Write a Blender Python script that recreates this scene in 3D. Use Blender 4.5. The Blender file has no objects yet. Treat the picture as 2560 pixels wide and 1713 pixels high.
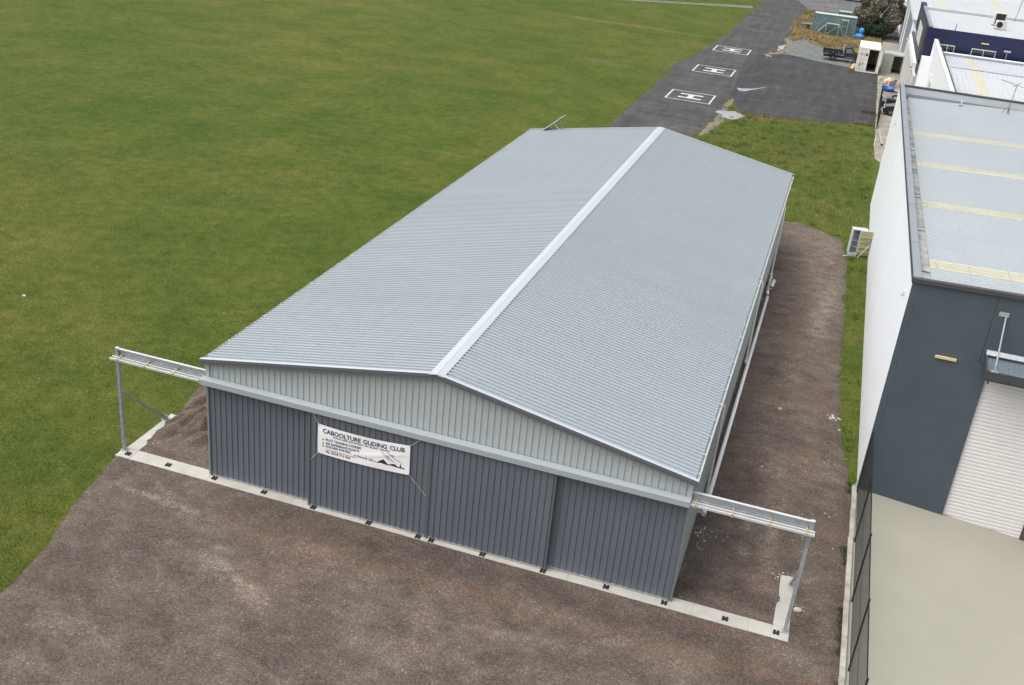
import bpy, math, random
import numpy as np
from mathutils import Matrix, Vector
random.seed(7)
rng = np.random.default_rng(11)
scene = bpy.context.scene
col = scene.collection

# ------------------------------------------------------------------ camera
cd = bpy.data.cameras.new("camera")
cam = bpy.data.objects.new("camera", cd)
col.objects.link(cam)
r_ = Vector((0.94676740, 0.30833145, 0.09253766))
u_ = Vector((-0.21206113, 0.38107850, 0.89989402))
f_ = Vector((-0.24220151, 0.87161396, -0.42617782))
mw = Matrix((( r_.x, u_.x, -f_.x, 18.111176), (r_.y, u_.y, -f_.y, -27.486833),
             (r_.z, u_.z, -f_.z, 21.126780), (0, 0, 0, 1)))
cam.matrix_world = mw
cd.sensor_width = 36.0
cd.sensor_fit = 'HORIZONTAL'
cd.lens = 2645.653 / 2560 * 36.0
cd.clip_start = 0.5
cd.clip_end = 6000
scene.camera = cam

# ------------------------------------------------------------------ light (overcast)
SUN_EL, SUN_AZ = math.radians(62), math.radians(238)     # azimuth clockwise from +Y
world = bpy.data.worlds.new("World")
scene.world = world
world.use_nodes = True
wn, wl = world.node_tree.nodes, world.node_tree.links
bg = wn["Background"]
sky = wn.new("ShaderNodeTexSky")
sky.sky_type = 'NISHITA'
sky.sun_disc = False
sky.sun_elevation = SUN_EL
sky.sun_rotation = SUN_AZ
sky.dust_density = 6.0
sky.air_density = 1.0
sky.ozone_density = 1.0
hs = wn.new("ShaderNodeHueSaturation")
hs.inputs["Saturation"].default_value = 0.38
hs.inputs["Value"].default_value = 1.0
wl.new(sky.outputs[0], hs.inputs["Color"])
wl.new(hs.outputs[0], bg.inputs["Color"])
bg.inputs["Strength"].default_value = 0.135
sd = bpy.data.lights.new("sun", 'SUN')
sd.energy = 1.15
sd.angle = math.radians(80)
sd.color = (1.0, 0.985, 0.96)
sun = bpy.data.objects.new("sun", sd)
col.objects.link(sun)
sv = Vector((math.sin(SUN_AZ) * math.cos(SUN_EL), math.cos(SUN_AZ) * math.cos(SUN_EL), math.sin(SUN_EL)))
sun.location = (0, 0, 60)
sun.rotation_euler = (-sv).to_track_quat('-Z', 'Y').to_euler()
vs = scene.view_settings
vs.view_transform = 'Standard'
vs.look = 'None'
vs.gamma = 1.0
vs.exposure = 0.62
vs.use_curve_mapping = False

# ------------------------------------------------------------------ helpers: noise
def _h(ix, iy, s):
    n = (ix.astype(np.int64) * 374761393 + iy.astype(np.int64) * 668265263 + s * 982451653) & 0x7fffffff
    n = ((n ^ (n >> 13)) * 1274126177) & 0x7fffffff
    return ((n ^ (n >> 16)) & 0xffff) / 65535.0
def vnoise(x, y, s=0):
    ix, iy = np.floor(x), np.floor(y)
    fx, fy = x - ix, y - iy
    fx = fx * fx * (3 - 2 * fx); fy = fy * fy * (3 - 2 * fy)
    a, b, c, d = _h(ix, iy, s), _h(ix + 1, iy, s), _h(ix, iy + 1, s), _h(ix + 1, iy + 1, s)
    return (a * (1 - fx) + b * fx) * (1 - fy) + (c * (1 - fx) + d * fx) * fy
def fbm(x, y, o=4, s=0):
    v = 0; a = 0.5; t = 0
    for k in range(o):
        v = v + a * vnoise(x * 2 ** k, y * 2 ** k, s + k * 17); t += a; a *= 0.5
    return v / t
def poly_sd(X, Y, P):
    """signed distance (positive inside) of points to polygon P"""
    P = np.asarray(P, float)
    d = np.full(X.shape, 1e9); ins = np.zeros(X.shape, bool)
    for i in range(len(P)):
        a, b = P[i], P[(i + 1) % len(P)]
        e = b - a
        t = np.clip(((X - a[0]) * e[0] + (Y - a[1]) * e[1]) / (e @ e + 1e-12), 0, 1)
        d = np.minimum(d, np.hypot(X - a[0] - t * e[0], Y - a[1] - t * e[1]))
        c = (a[1] > Y) != (b[1] > Y)
        ins ^= c & (X < (b[0] - a[0]) * (Y - a[1]) / ((b[1] - a[1]) if abs(b[1] - a[1]) > 1e-9 else 1e-9) + a[0])
    return np.where(ins, d, -d)

# ------------------------------------------------------------------ helpers: materials
def L(c):
    return tuple((v / 12.92 if v <= 0.04045 else ((v + 0.055) / 1.055) ** 2.4) for v in (q / 255 for q in c))
MATS = {}
class NT:
    def __init__(s, m):
        m.use_nodes = True
        s.t = m.node_tree; s.n = s.t.nodes; s.l = s.t.links
        s.b = s.n["Principled BSDF"]
        s.tc = s.n.new("ShaderNodeTexCoord").outputs["Object"]
    def mapping(s, sc=(1, 1, 1), rot=(0, 0, 0), loc=(0, 0, 0)):
        m = s.n.new("ShaderNodeMapping")
        m.inputs["Scale"].default_value = sc; m.inputs["Rotation"].default_value = rot; m.inputs["Location"].default_value = loc
        s.l.new(s.tc, m.inputs["Vector"]); return m.outputs[0]
    def noise(s, scale, detail=3, rough=0.55, vec=None, dist=0.0):
        t = s.n.new("ShaderNodeTexNoise")
        t.inputs["Scale"].default_value = scale; t.inputs["Detail"].default_value = detail
        t.inputs["Roughness"].default_value = rough; t.inputs["Distortion"].default_value = dist
        s.l.new(vec if vec is not None else s.tc, t.inputs["Vector"]); return t.outputs["Fac"]
    def voro(s, scale, vec=None, feature='F1', out="Distance"):
        t = s.n.new("ShaderNodeTexVoronoi"); t.feature = feature
        t.inputs["Scale"].default_value = scale
        s.l.new(vec if vec is not None else s.tc, t.inputs["Vector"]); return t.outputs[out]
    def ramp(s, fac, stops):
        r = s.n.new("ShaderNodeValToRGB")
        e = r.color_ramp.elements
        while len(e) < len(stops): e.new(0.5)
        for k, (p, c) in enumerate(stops):
            e[k].position = p
            e[k].color = (*c, 1) if not isinstance(c, (int, float)) else (c, c, c, 1)
        s.l.new(fac, r.inputs[0]); return r.outputs[0]
    def mix(s, fac, a, b, mode='MIX'):
        m = s.n.new("ShaderNodeMix"); m.data_type = 'RGBA'; m.blend_type = mode
        for sock, v in ((m.inputs[0], fac), (m.inputs[6], a), (m.inputs[7], b)):
            if isinstance(v, (int, float)): sock.default_value = v if sock.type == 'VALUE' else (v, v, v, 1)
            elif isinstance(v, tuple): sock.default_value = (*v, 1)
            else: s.l.new(v, sock)
        return m.outputs[2]
    def math(s, op, a, b=0.0):
        m = s.n.new("ShaderNodeMath"); m.operation = op
        for sock, v in ((m.inputs[0], a), (m.inputs[1], b)):
            if isinstance(v, (int, float)): sock.default_value = v
            else: s.l.new(v, sock)
        return m.outputs[0]
    def attr(s, name):
        a = s.n.new("ShaderNodeAttribute"); a.attribute_name = name
        return a
    def bump(s, h, strength=0.3, dist=0.02):
        b = s.n.new("ShaderNodeBump")
        b.inputs["Strength"].default_value = strength; b.inputs["Distance"].default_value = dist
        s.l.new(h, b.inputs["Height"]); s.l.new(b.outputs[0], s.b.inputs["Normal"])
    def out(s, color=None, rough=None):
        for k, v in (("Base Color", color), ("Roughness", rough)):
            if v is None: continue
            if isinstance(v, (int, float)): s.b.inputs[k].default_value = v
            elif isinstance(v, tuple): s.b.inputs[k].default_value = (*v, 1)
            else: s.l.new(v, s.b.inputs[k])
def mat(name, c, rough=0.55, metal=0.0, var=0.08, scale=2.0, bump=0.0, bscale=60.0, spec=0.5, dirt=0.0, dirtc=(0.12, 0.10, 0.08), aniso=(1, 1, 1)):
    if name in MATS: return MATS[name]
    m = bpy.data.materials.new(name); n = NT(m)
    v = n.mapping(aniso)
    f = n.noise(scale, 5, 0.6, v)
    a = tuple(max(0, q * (1 - var)) for q in c); b = tuple(min(1, q * (1 + var)) for q in c)
    o = n.ramp(f, [(0.3, a), (0.7, b)])
    if dirt > 0:
        g = n.ramp(n.noise(scale * 0.6 + 0.3, 6, 0.65, n.mapping(aniso, loc=(5, 3, 1))), [(0.5, 0.0), (0.75, dirt)])
        o = n.mix(g, o, dirtc)
    n.out(o, rough)
    n.b.inputs["Metallic"].default_value = metal
    n.b.inputs["Specular IOR Level"].default_value = spec
    if bump > 0: n.bump(n.noise(bscale, 3), bump, 0.01)
    MATS[name] = m
    return m

# ------------------------------------------------------------------ helpers: geometry
def tag(o, label=None, cat=None, group=None, kind=None):
    if label: o["label"] = label
    if cat: o["category"] = cat
    if group: o["group"] = group
    if kind: o["kind"] = kind
    return o
def empty(name, loc=(0, 0, 0), rz=0.0, label=None, cat=None, group=None):
    o = bpy.data.objects.new(name, None); col.objects.link(o)
    o.location = loc; o.rotation_euler = (0, 0, rz); o.empty_display_size = 0.3
    return tag(o, label, cat, group)
class MB:
    def __init__(s): s.v = []; s.f = []
    def add(s, vs, fs):
        k = len(s.v); s.v += [tuple(map(float, p)) for p in vs]; s.f += [tuple(i + k for i in f) for f in fs]; return s
    def box(s, x0, x1, y0, y1, z0, z1):
        return s.add([(x0, y0, z0), (x1, y0, z0), (x1, y1, z0), (x0, y1, z0), (x0, y0, z1), (x1, y0, z1), (x1, y1, z1), (x0, y1, z1)],
                     [(0, 3, 2, 1), (4, 5, 6, 7), (0, 1, 5, 4), (1, 2, 6, 5), (2, 3, 7, 6), (3, 0, 4, 7)])
    def bbox(s, x0, x1, y0, y1, z0, z1, b=0.01):
        """box with chamfered vertical and top edges"""
        P = lambda i: [(x0 + i, y0 + b), (x0 + i + (b - i), y0 + i), (x1 - b, y0 + i), (x1 - i, y0 + b), (x1 - i, y1 - b), (x1 - b, y1 - i), (x0 + b, y1 - i), (x0 + i, y1 - b)]
        a = P(0.0); t = [(min(max(x, x0 + b), x1 - b), min(max(y, y0 + b), y1 - b)) for x, y in a]
        vs = [(x, y, z0) for x, y in a] + [(x, y, z1 - b) for x, y in a] + [(x, y, z1) for x, y in t]
        fs = [tuple(range(7, -1, -1)), tuple(range(16, 24))]
        for k in range(2):
            for i in range(8):
                j = (i + 1) % 8; fs.append((k * 8 + i, k * 8 + j, (k + 1) * 8 + j, (k + 1) * 8 + i))
        return s.add(vs, fs)
    def prism(s, pts, e):
        n = len(pts); e = Vector(e)
        vs = [Vector(p) for p in pts] + [Vector(p) + e for p in pts]
        return s.add(vs, [tuple(range(n - 1, -1, -1)), tuple(range(n, 2 * n))] + [(i, (i + 1) % n, n + (i + 1) % n, n + i) for i in range(n)])
    def beam(s, a, b, w, h, up=(0, 0, 1)):
        a, b = Vector(a), Vector(b); d = (b - a).normalized(); up = Vector(up)
        if abs(d.dot(up)) > 0.98: up = Vector((0, 1, 0))
        x = d.cross(up).normalized() * (w / 2); y = x.cross(d).normalized() * (h / 2)
        return s.add([a - x - y, a + x - y, a + x + y, a - x + y, b - x - y, b + x - y, b + x + y, b - x + y],
                     [(0, 3, 2, 1), (4, 5, 6, 7), (0, 1, 5, 4), (1, 2, 6, 5), (2, 3, 7, 6), (3, 0, 4, 7)])
    def tube(s, a, b, r, n=10, r2=None, cap=True):
        a, b = Vector(a), Vector(b); d = (b - a).normalized()
        q = Vector((0, 0, 1)) if abs(d.z) < 0.9 else Vector((1, 0, 0))
        x = d.cross(q).normalized(); y = d.cross(x)
        r2 = r if r2 is None else r2
        vs = [a + (x * math.cos(t) + y * math.sin(t)) * r for t in (2 * math.pi * i / n for i in range(n))]
        vs += [b + (x * math.cos(t) + y * math.sin(t)) * r2 for t in (2 * math.pi * i / n for i in range(n))]
        fs = [(i, (i + 1) % n, n + (i + 1) % n, n + i) for i in range(n)]
        if cap: fs += [tuple(range(n - 1, -1, -1)), tuple(range(n, 2 * n))]
        return s.add(vs, fs)
    def pipe(s, a, b, r, t=0.006, n=14):
        """open-ended hollow pipe"""
        a, b = Vector(a), Vector(b); d = (b - a).normalized()
        q = Vector((0, 0, 1)) if abs(d.z) < 0.9 else Vector((1, 0, 0))
        x = d.cross(q).normalized(); y = d.cross(x); vs = []
        for p, rr in ((a, r), (b, r), (b, r - t), (a, r - t)):
            vs += [p + (x * math.cos(k) + y * math.sin(k)) * rr for k in (2 * math.pi * i / n for i in range(n))]
        return s.add(vs, [(m * n + i, m * n + (i + 1) % n, ((m + 1) % 4) * n + (i + 1) % n, ((m + 1) % 4) * n + i) for m in range(4) for i in range(n)])
    def lathe(s, c, prof, n=16, axis='z'):
        vs = []
        for rr, h in prof:
            for i in range(n):
                t = 2 * math.pi * i / n; u, v = rr * math.cos(t), rr * math.sin(t)
                vs.append((c[0] + u, c[1] + v, c[2] + h) if axis == 'z' else (c[0] + u, c[1] + h, c[2] + v))
        m = len(prof)
        return s.add(vs, [(k * n + i, k * n + (i + 1) % n, (k + 1) * n + (i + 1) % n, (k + 1) * n + i) for k in range(m - 1) for i in range(n)]
                     + [tuple(range(n - 1, -1, -1)), tuple(range((m - 1) * n, m * n))])
    def quad(s, a, b, c, d): return s.add([a, b, c, d], [(0, 1, 2, 3)])
    def build(s, name, m, parent=None, smooth=False, local=False):
        me = bpy.data.meshes.new(name); me.from_pydata(s.v, [], s.f); me.update()
        return link(name, me, m, parent, smooth, local)
def link(name, me, m, parent=None, smooth=False, local=False):
    o = bpy.data.objects.new(name, me); col.objects.link(o)
    if m is not None: me.materials.append(m)
    if smooth: me.polygons.foreach_set("use_smooth", [True] * len(me.polygons))
    if parent is not None:
        o.parent = parent
        if not local:
            p = parent; w = Matrix.Identity(4)
            while p is not None:
                w = (p.matrix_parent_inverse @ p.matrix_basis if p.parent else p.matrix_basis) @ w; p = p.parent
            o.matrix_parent_inverse = w.inverted()
    return o
def fast_mesh(name, V, F, m, parent=None, smooth=False):
    me = bpy.data.meshes.new(name); V = np.asarray(V, np.float32); F = np.asarray(F, np.int32)
    n, k = F.shape
    me.vertices.add(len(V)); me.vertices.foreach_set("co", V.ravel())
    me.loops.add(n * k); me.loops.foreach_set("vertex_index", F.ravel())
    me.polygons.add(n); me.polygons.foreach_set("loop_start", np.arange(0, n * k, k, dtype=np.int32))
    me.polygons.foreach_set("loop_total", np.full(n, k, np.int32))
    me.update(calc_edges=True)
    return link(name, me, m, parent, smooth)
def copy_tree(o, parent=None):
    c = o.copy(); col.objects.link(c)
    if parent is not None: c.parent = parent
    for ch in list(o.children): copy_tree(ch, c)
    return c
def sheet(name, P, top, m, step=0.25, edge=0.35, ragged=0.5, rscale=1.2, relief=0.0, relsc=1.0, seed=1, kind="structure", bumpfn=None, tint=None, slope=0.12, xmax=1e9):
    """ground sheet whose ragged outline comes from dipping under the ground around it"""
    P = np.asarray(P, float)
    x0, y0 = P.min(0) - 1.0; x1, y1 = P.max(0) + 1.0
    nx, ny = int((x1 - x0) / step) + 2, int((y1 - y0) / step) + 2
    X, Y = np.meshgrid(np.linspace(x0, x1, nx), np.linspace(y0, y1, ny))
    d = poly_sd(X, Y, P) + (fbm(X / rscale, Y / rscale, 4, seed) - 0.5) * 2 * ragged
    Z = np.clip(d * slope, -0.06, top)
    w = np.clip(d / edge, 0, 1)
    if relief: Z = Z + w * (fbm(X / relsc, Y / relsc, 5, seed + 5) - 0.5) * relief
    if bumpfn is not None: Z = Z + w * bumpfn(X, Y)
    idx = np.arange(nx * ny).reshape(ny, nx)
    F = np.stack([idx[:-1, :-1], idx[:-1, 1:], idx[1:, 1:], idx[1:, :-1]], -1).reshape(-1, 4)
    keep = (d.ravel()[F] > -0.5).any(1) & (X.ravel()[F].max(1) < xmax)
    F = F[keep]
    used = np.unique(F); remap = np.full(nx * ny, -1); remap[used] = np.arange(len(used))
    V = np.stack([X, Y, Z], -1).reshape(-1, 3)[used]
    o = fast_mesh(name, V, remap[F], m, smooth=True)
    if tint is not None:
        T = tint(V[:, 0], V[:, 1]); a = o.data.attributes.new("tint", 'FLOAT_COLOR', 'POINT')
        a.data.foreach_set("color", np.concatenate([T, np.ones((len(V), 1))], 1).astype(np.float32).ravel())
    return tag(o, kind=kind)

# ------------------------------------------------------------------ ground materials
def grass_material(name, dry=0.0):
    m = bpy.data.materials.new(name); n = NT(m)
    A = n.noise(0.035, 4, 0.6); B = n.noise(0.22, 5, 0.62); C = n.noise(1.3, 5, 0.65); D = n.noise(7.0, 5, 0.7); E_ = n.noise(28.0, 3, 0.7)
    base = n.ramp(C, [(0.28, (0.047, 0.078, 0.009)), (0.5, (0.078, 0.104, 0.015)), (0.74, (0.118, 0.128, 0.030))])
    big = n.ramp(A, [(0.35, (0.80, 0.93, 0.75)), (0.5, (1.0, 1.0, 1.0)), (0.66, (1.28, 1.08, 1.25))])
    o = n.mix(1.0, base, big, 'MULTIPLY')
    mid = n.ramp(B, [(0.32, (0.68, 0.80, 0.62)), (0.52, (0.95, 0.95, 0.95)), (0.7, (1.25, 1.06, 1.18))])
    o = n.mix(1.0, o, mid, 'MULTIPLY')
    fine = n.ramp(D, [(0.25, 0.55), (0.5, 1.0), (0.78, 1.5)])
    o = n.mix(0.85, o, fine, 'MULTIPLY')
    fin2 = n.ramp(E_, [(0.25, 0.55), (0.55, 1.0), (0.8, 1.6)])
    o = n.mix(0.8, o, fin2, 'MULTIPLY')
    st = n.ramp(n.noise(0.9, 6, 0.75, n.mapping((0.5, 1.4, 1), (0, 0, 0.25), (3, 9, 0))), [(0.58, 0.0), (0.76, 0.55)])
    o = n.mix(st, o, (0.120, 0.112, 0.032))
    if dry > 0:
        g = n.ramp(n.noise(0.5, 5, 0.7, n.mapping(loc=(4, 2, 0))), [(0.38, 0.0), (0.62, dry)])
        o = n.mix(g, o, (0.215, 0.150, 0.075))
    n.out(o, 0.85)
    n.b.inputs["Specular IOR Level"].default_value = 0.15
    n.bump(n.mix(0.5, D, E_), 0.8, 0.05)
    MATS[name] = m
    return m
grass_m = grass_material("grass")
weeds_m = grass_material("dry_weeds", 0.95)

def gravel_material():
    m = bpy.data.materials.new("gravel"); n = NT(m)
    A = n.noise(0.25, 5, 0.62); B = n.noise(0.9, 8, 0.74, n.mapping((0.9, 1.25, 1), (0, 0, 0.35)), 0.3); S = n.noise(16, 4, 0.75)
    o = n.ramp(B, [(0.28, (0.062, 0.047, 0.038)), (0.47, (0.100, 0.079, 0.066)), (0.60, (0.130, 0.104, 0.087)), (0.75, (0.205, 0.166, 0.138))])
    o = n.mix(1.0, o, n.ramp(A, [(0.32, (0.86, 0.86, 0.87)), (0.5, (1.0, 1.0, 1.0)), (0.68, (1.12, 1.09, 1.07))]), 'MULTIPLY')
    t = n.attr("tint")
    sp = n.n.new("ShaderNodeSeparateColor"); n.l.new(t.outputs["Color"], sp.inputs[0])
    cl = n.math('MULTIPLY', sp.outputs[0], n.ramp(n.noise(1.6, 6, 0.75), [(0.38, 0.0), (0.62, 1.0)]))
    o = n.mix(cl, o, (0.150, 0.086, 0.050))
    pl = n.math('MULTIPLY', sp.outputs[1], n.ramp(n.noise(2.1, 6, 0.75), [(0.36, 0.0), (0.6, 1.0)]))
    o = n.mix(pl, o, (0.270, 0.225, 0.180))
    o = n.mix(n.math('MULTIPLY', sp.outputs[2], n.ramp(n.noise(0.8, 6, 0.75), [(0.34, 0.2), (0.6, 1.0)])), o, (0.060, 0.049, 0.042))
    o = n.mix(0.9, o, n.ramp(S, [(0.25, 0.48), (0.5, 1.0), (0.75, 1.62)]), 'MULTIPLY')
    v = n.voro(26, out="Color"); sv_ = n.n.new("ShaderNodeSeparateColor"); n.l.new(v, sv_.inputs[0])
    o = n.mix(0.85, o, n.ramp(sv_.outputs[0], [(0.0, 0.68), (0.5, 0.98), (0.90, 1.22), (0.97, 1.6), (1.0, 2.0)]), 'MULTIPLY')
    n.out(o, 0.92)
    n.b.inputs["Specular IOR Level"].default_value = 0.2
    n.bump(n.mix(0.5, S, n.voro(26)), 0.7, 0.04)
    return m
gravel_m = gravel_material()

def asphalt_material(name, c, streak=1.0):
    m = bpy.data.materials.new(name); n = NT(m)
    S = n.noise(1.0, 6, 0.7, n.mapping((1.3, 0.12, 1)))
    S2 = n.noise(1.0, 6, 0.7, n.mapping((0.18, 1.1, 1), (0, 0, 0.12), (7, 0, 0)))
    B = n.noise(0.18, 5, 0.65); F = n.noise(14, 4, 0.75)
    o = n.ramp(S, [(0.3, tuple(q * (1 - 0.34 * streak) for q in c)), (0.52, c), (0.74, tuple(q * (1 + 0.42 * streak) for q in c))])
    o = n.mix(0.9, o, n.ramp(S2, [(0.3, 0.66), (0.5, 0.98), (0.72, 1.55)]), 'MULTIPLY')
    o = n.mix(1.0, o, n.ramp(B, [(0.3, (0.80, 0.80, 0.82)), (0.5, (1.0, 1.0, 1.0)), (0.7, (1.25, 1.22, 1.20))]), 'MULTIPLY')
    o = n.mix(0.8, o, n.ramp(F, [(0.25, 0.65), (0.5, 1.0), (0.78, 1.45)]), 'MULTIPLY')
    br = n.ramp(n.noise(0.35, 7, 0.78, n.mapping((1.2, 0.5, 1), loc=(2, 8, 0))), [(0.57, 0.0), (0.74, 0.6)])
    o = n.mix(br, o, (0.135, 0.118, 0.100))
    n.out(o, 0.8)
    n.b.inputs["Specular IOR Level"].default_value = 0.3
    n.bump(F, 0.3, 0.01)
    return m
asphalt_m = asphalt_material("asphalt_worn", (0.060, 0.058, 0.057))
asphalt2_m = asphalt_material("asphalt_dark", (0.044, 0.044, 0.045), 1.0)
asphalt3_m = asphalt_material("asphalt_pale", (0.115, 0.115, 0.120), 0.7)
bluegravel_m = mat("blue_gravel", (0.125, 0.140, 0.130), 0.9, var=0.35, scale=1.5, bump=0.4, bscale=20, dirt=0.6, dirtc=(0.12, 0.095, 0.06))
sand_m = mat("pale_sand", (0.165, 0.135, 0.10), 0.95, var=0.35, scale=2.0, bump=0.3, bscale=20, dirt=0.7)
concrete_m = mat("concrete_pale", (0.42, 0.405, 0.365), 0.85, var=0.10, scale=1.6, bump=0.15, bscale=50, dirt=0.35, dirtc=(0.26, 0.22, 0.17))
paving_m = mat("concrete_paving", (0.26, 0.235, 0.195), 0.9, var=0.22, scale=0.7, bump=0.15, bscale=30, dirt=0.7, dirtc=(0.09, 0.075, 0.06))
yard_m = mat("concrete_yard", (0.300, 0.288, 0.236), 0.85, var=0.035, scale=0.6, bump=0.05, bscale=60)

# ------------------------------------------------------------------ ground
g = MB()
BIG = 3000
# grass sheet as a ring of rectangles that leaves out the concrete yard in front of the warehouse
for (xa, xb, ya, yb) in ((-BIG, 21.9, -BIG, -90), (-BIG, 21.9, -90, 10.3), (-BIG, BIG, 10.3, BIG), (90, BIG, -BIG, 10.3), (21.9, 90, -BIG, -90)):
    g.quad((xa, ya, 0), (xb, ya, 0), (xb, yb, 0), (xa, yb, 0))
field = tag(g.build("grass_field", grass_m), kind="structure")

# concrete yard (falls away from the fence)
yard = MB().quad((21.9, -90, -0.006), (90, -90, -6.13), (90, 10.25, -6.13), (21.9, 10.25, -0.006)).build("concrete_yard", yard_m)
tag(yard, kind="structure")

# gravel yard
GP = [(-1.9, -9.0), (-2.0, -7.3), (-2.2, -6.3), (-2.2, -5.6), (-2.55, -4.8), (-2.95, -3.6), (-3.3, -2.0), (-3.62, -0.3),
      (-3.55, 1.5), (-3.5, 3.3), (-3.7, 4.3), (-4.1, 6.0), (-3.2, 8.5), (-0.8, 9.5), (0.6, 10.5), (8, 12), (15.8, 14), (15.9, 42.6), (17.5, 43.0), (19.0, 42.0), (20.3, 40.8),
      (20.75, 37.6), (20.95, 29.0), (20.95, 21.2), (21.1, 16.7), (21.3, 13), (21.75, 10.2), (21.95, 9.0), (21.95, -3), (21.8, -40), (2, -40), (-1.5, -18)]
def g_bump(X, Y):
    z = 0.0
    m1 = np.clip(1 - np.abs(X + 1.9) / 1.6, 0, 1) * np.clip(1 - np.abs(Y - 3.6) / 2.4, 0, 1)
    z = z + np.sqrt(m1) * (0.75 * (1 - np.abs(2 * fbm(X * 1.5 - Y * 0.7, Y * 0.5 + X * 0.3, 4, 3) - 1) * 2.2).clip(0, 1))
    for xr in (18.55, 20.2):
        z = z - 0.010 * np.exp(-((X - xr) / 0.16) ** 2) * np.clip((Y - 2) / 3, 0, 1) * np.clip((34 - Y) / 4, 0, 1) * fbm(X, Y * 0.35, 3, 9) * 2
        z = z + 0.012 * np.exp(-((np.abs(X - xr) - 0.3) / 0.13) ** 2) * np.clip((Y - 2) / 3, 0, 1) * np.clip((34 - Y) / 4, 0, 1)
    z = z + 0.024 * (fbm(X * 1.3, Y * 1.1, 4, 21) - 0.5)
    return z
def g_tint(X, Y):
    X = X.astype(float); Y = Y.astype(float)
    bl = lambda cx, cy, rx, ry: np.exp(-((X - cx) / rx) ** 2 - ((Y - cy) / ry) ** 2)
    nz = lambda f, s: fbm(X * f, Y * f, 4, s)
    clay = 0.75 * np.exp(-((Y + 2.15 + (nz(0.3, 31) - 0.5)) / 0.42) ** 2) * np.clip((X - 1.5) / 2, 0, 1) * np.clip(nz(0.35, 33) * 2.2 - 0.3, 0, 1)
    clay += 1.0 * bl(17.0, -2.3, 1.5, 0.5) + 0.7 * bl(18.2, -0.7, 1.6, 0.3) + 0.6 * bl(18.7, 2.4, 0.35, 0.6) + 0.6 * bl(21.3, 6.0, 0.7, 0.8) + 0.5 * bl(-2.2, 3.4, 1.4, 1.6)
    for xr, y0, y1 in ((18.55, 13, 31), (20.2, 9, 20), (19.2, 1, 9)):
        clay += 0.8 * np.exp(-((X - xr - 0.15 * (nz(0.25, 41) - 0.5)) / 0.22) ** 2) * np.clip((Y - y0) / 2, 0, 1) * np.clip((y1 - Y) / 2, 0, 1)
    clay += 0.35 * np.clip(nz(0.22, 51) * 3 - 1.7, 0, 1)
    pale = 1.0 * bl(18.35, 5.3, 0.2, 0.5) + 1.0 * bl(18.35, 3.6, 0.17, 0.5) + 0.9 * bl(19.25, 5.0, 0.16, 0.6) + 0.8 * bl(18.8, 9.6, 0.5, 0.6) + 0.6 * bl(19.0, 18.3, 0.4, 1.2)
    pale += 0.55 * bl(2.5, -4.1, 1.0, 0.3) + 0.5 * bl(3.9, -4.75, 0.9, 0.16) + 0.5 * bl(-0.6, -2.05, 2.2, 0.16) + 0.8 * bl(19.0, 36, 1.6, 5)
    pale += 0.9 * bl(19.7, 26.5, 0.6, 4.0) + 0.7 * bl(20.2, 30, 0.5, 3)
    pale += 0.5 * np.exp(-((X - 19.1) / 0.35) ** 2) * np.clip((12 - Y) / 5, 0, 1) * np.clip((Y - 1) / 2, 0, 1)
    def ln_(x0, y0, x1, y1, w, a, bend=0.0):
        ex, ey = x1 - x0, y1 - y0; l2 = ex * ex + ey * ey
        t = ((X - x0) * ex + (Y - y0) * ey) / l2
        d = ((X - x0) * ey - (Y - y0) * ex) / math.sqrt(l2) - bend * 4 * t * (1 - t) - 0.25 * (nz(0.5, 91) - 0.5)
        return a * np.exp(-(d / w) ** 2) * np.clip(t * 5, 0, 1) * np.clip((1 - t) * 5, 0, 1)
    for k_, (a_, b_) in enumerate(((0.0, 1.0), (0.34, 0.8), (0.72, 0.6), (1.05, 0.5))):
        pale += ln_(2.6 + a_ * 0.2, -3.8 - a_ * 0.55, 5.6 + a_ * 0.3, -5.2 - a_ * 0.7, 0.08, b_, 0.12)
    pale += ln_(-2.9, -1.7, 2.2, -2.3, 0.10, 0.8, 0.1) + ln_(0.6, -4.1, 3.4, -3.6, 0.10, 0.8, -0.35) + ln_(-1.5, -1.1, 0.4, -1.7, 0.09, 0.6, 0.2)
    pale += ln_(5.0, -7.2, 12, -8.6, 0.12, 0.5, 0.4) + ln_(6.0, -6.6, 13, -7.6, 0.10, 0.45, 0.4) + ln_(9, -4.2, 16, -3.4, 0.12, 0.5, -0.3) + ln_(-0.5, -6.6, 2.8, -8.8, 0.10, 0.5, 0.3)
    pale += 0.55 * np.clip(fbm(X * 0.5 + Y * 0.25, Y * 0.9, 5, 61) * 3 - 1.75, 0, 1)
    dark = 0.8 * np.exp(-((Y + 1.25) / 0.75) ** 2) * np.clip((X - 0.5) / 2, 0, 1) * np.clip((20 - X) / 2, 0, 1)
    dark += np.sqrt(np.clip(1 - np.abs(X + 1.9) / 1.6, 0, 1) * np.clip(1 - np.abs(Y - 3.6) / 2.4, 0, 1)) * np.clip(2.4 * np.abs(2 * fbm(X * 1.5 - Y * 0.7, Y * 0.5 + X * 0.3, 4, 3) - 1) - 0.15, 0, 1) * 0.9  # painted shade: darkens the hollows between the soil mound's ridges
    dark += 0.6 * bl(1.4, -7.6, 0.6, 0.7) + 0.6 * bl(-1.9, -6.6, 0.4, 0.5) + 0.6 * bl(0.9, -4.0, 1.0, 0.6) + 0.8 * bl(-1.9, 3.2, 0.4, 0.5)
    dark += 0.7 * np.exp(-((X - 21.7) / 0.35) ** 2) * np.clip((11 - Y) / 2, 0, 1)
    dark += 0.7 * np.exp(-((X - 20.6) / 0.35) ** 2) * np.clip(nz(0.6, 71) * 2.5 - 1, 0, 1) * np.clip((Y - 10) / 4, 0, 1)
    dark += 0.6 * np.clip(nz(0.3, 73) * 3 - 1.7, 0, 1)
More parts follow.
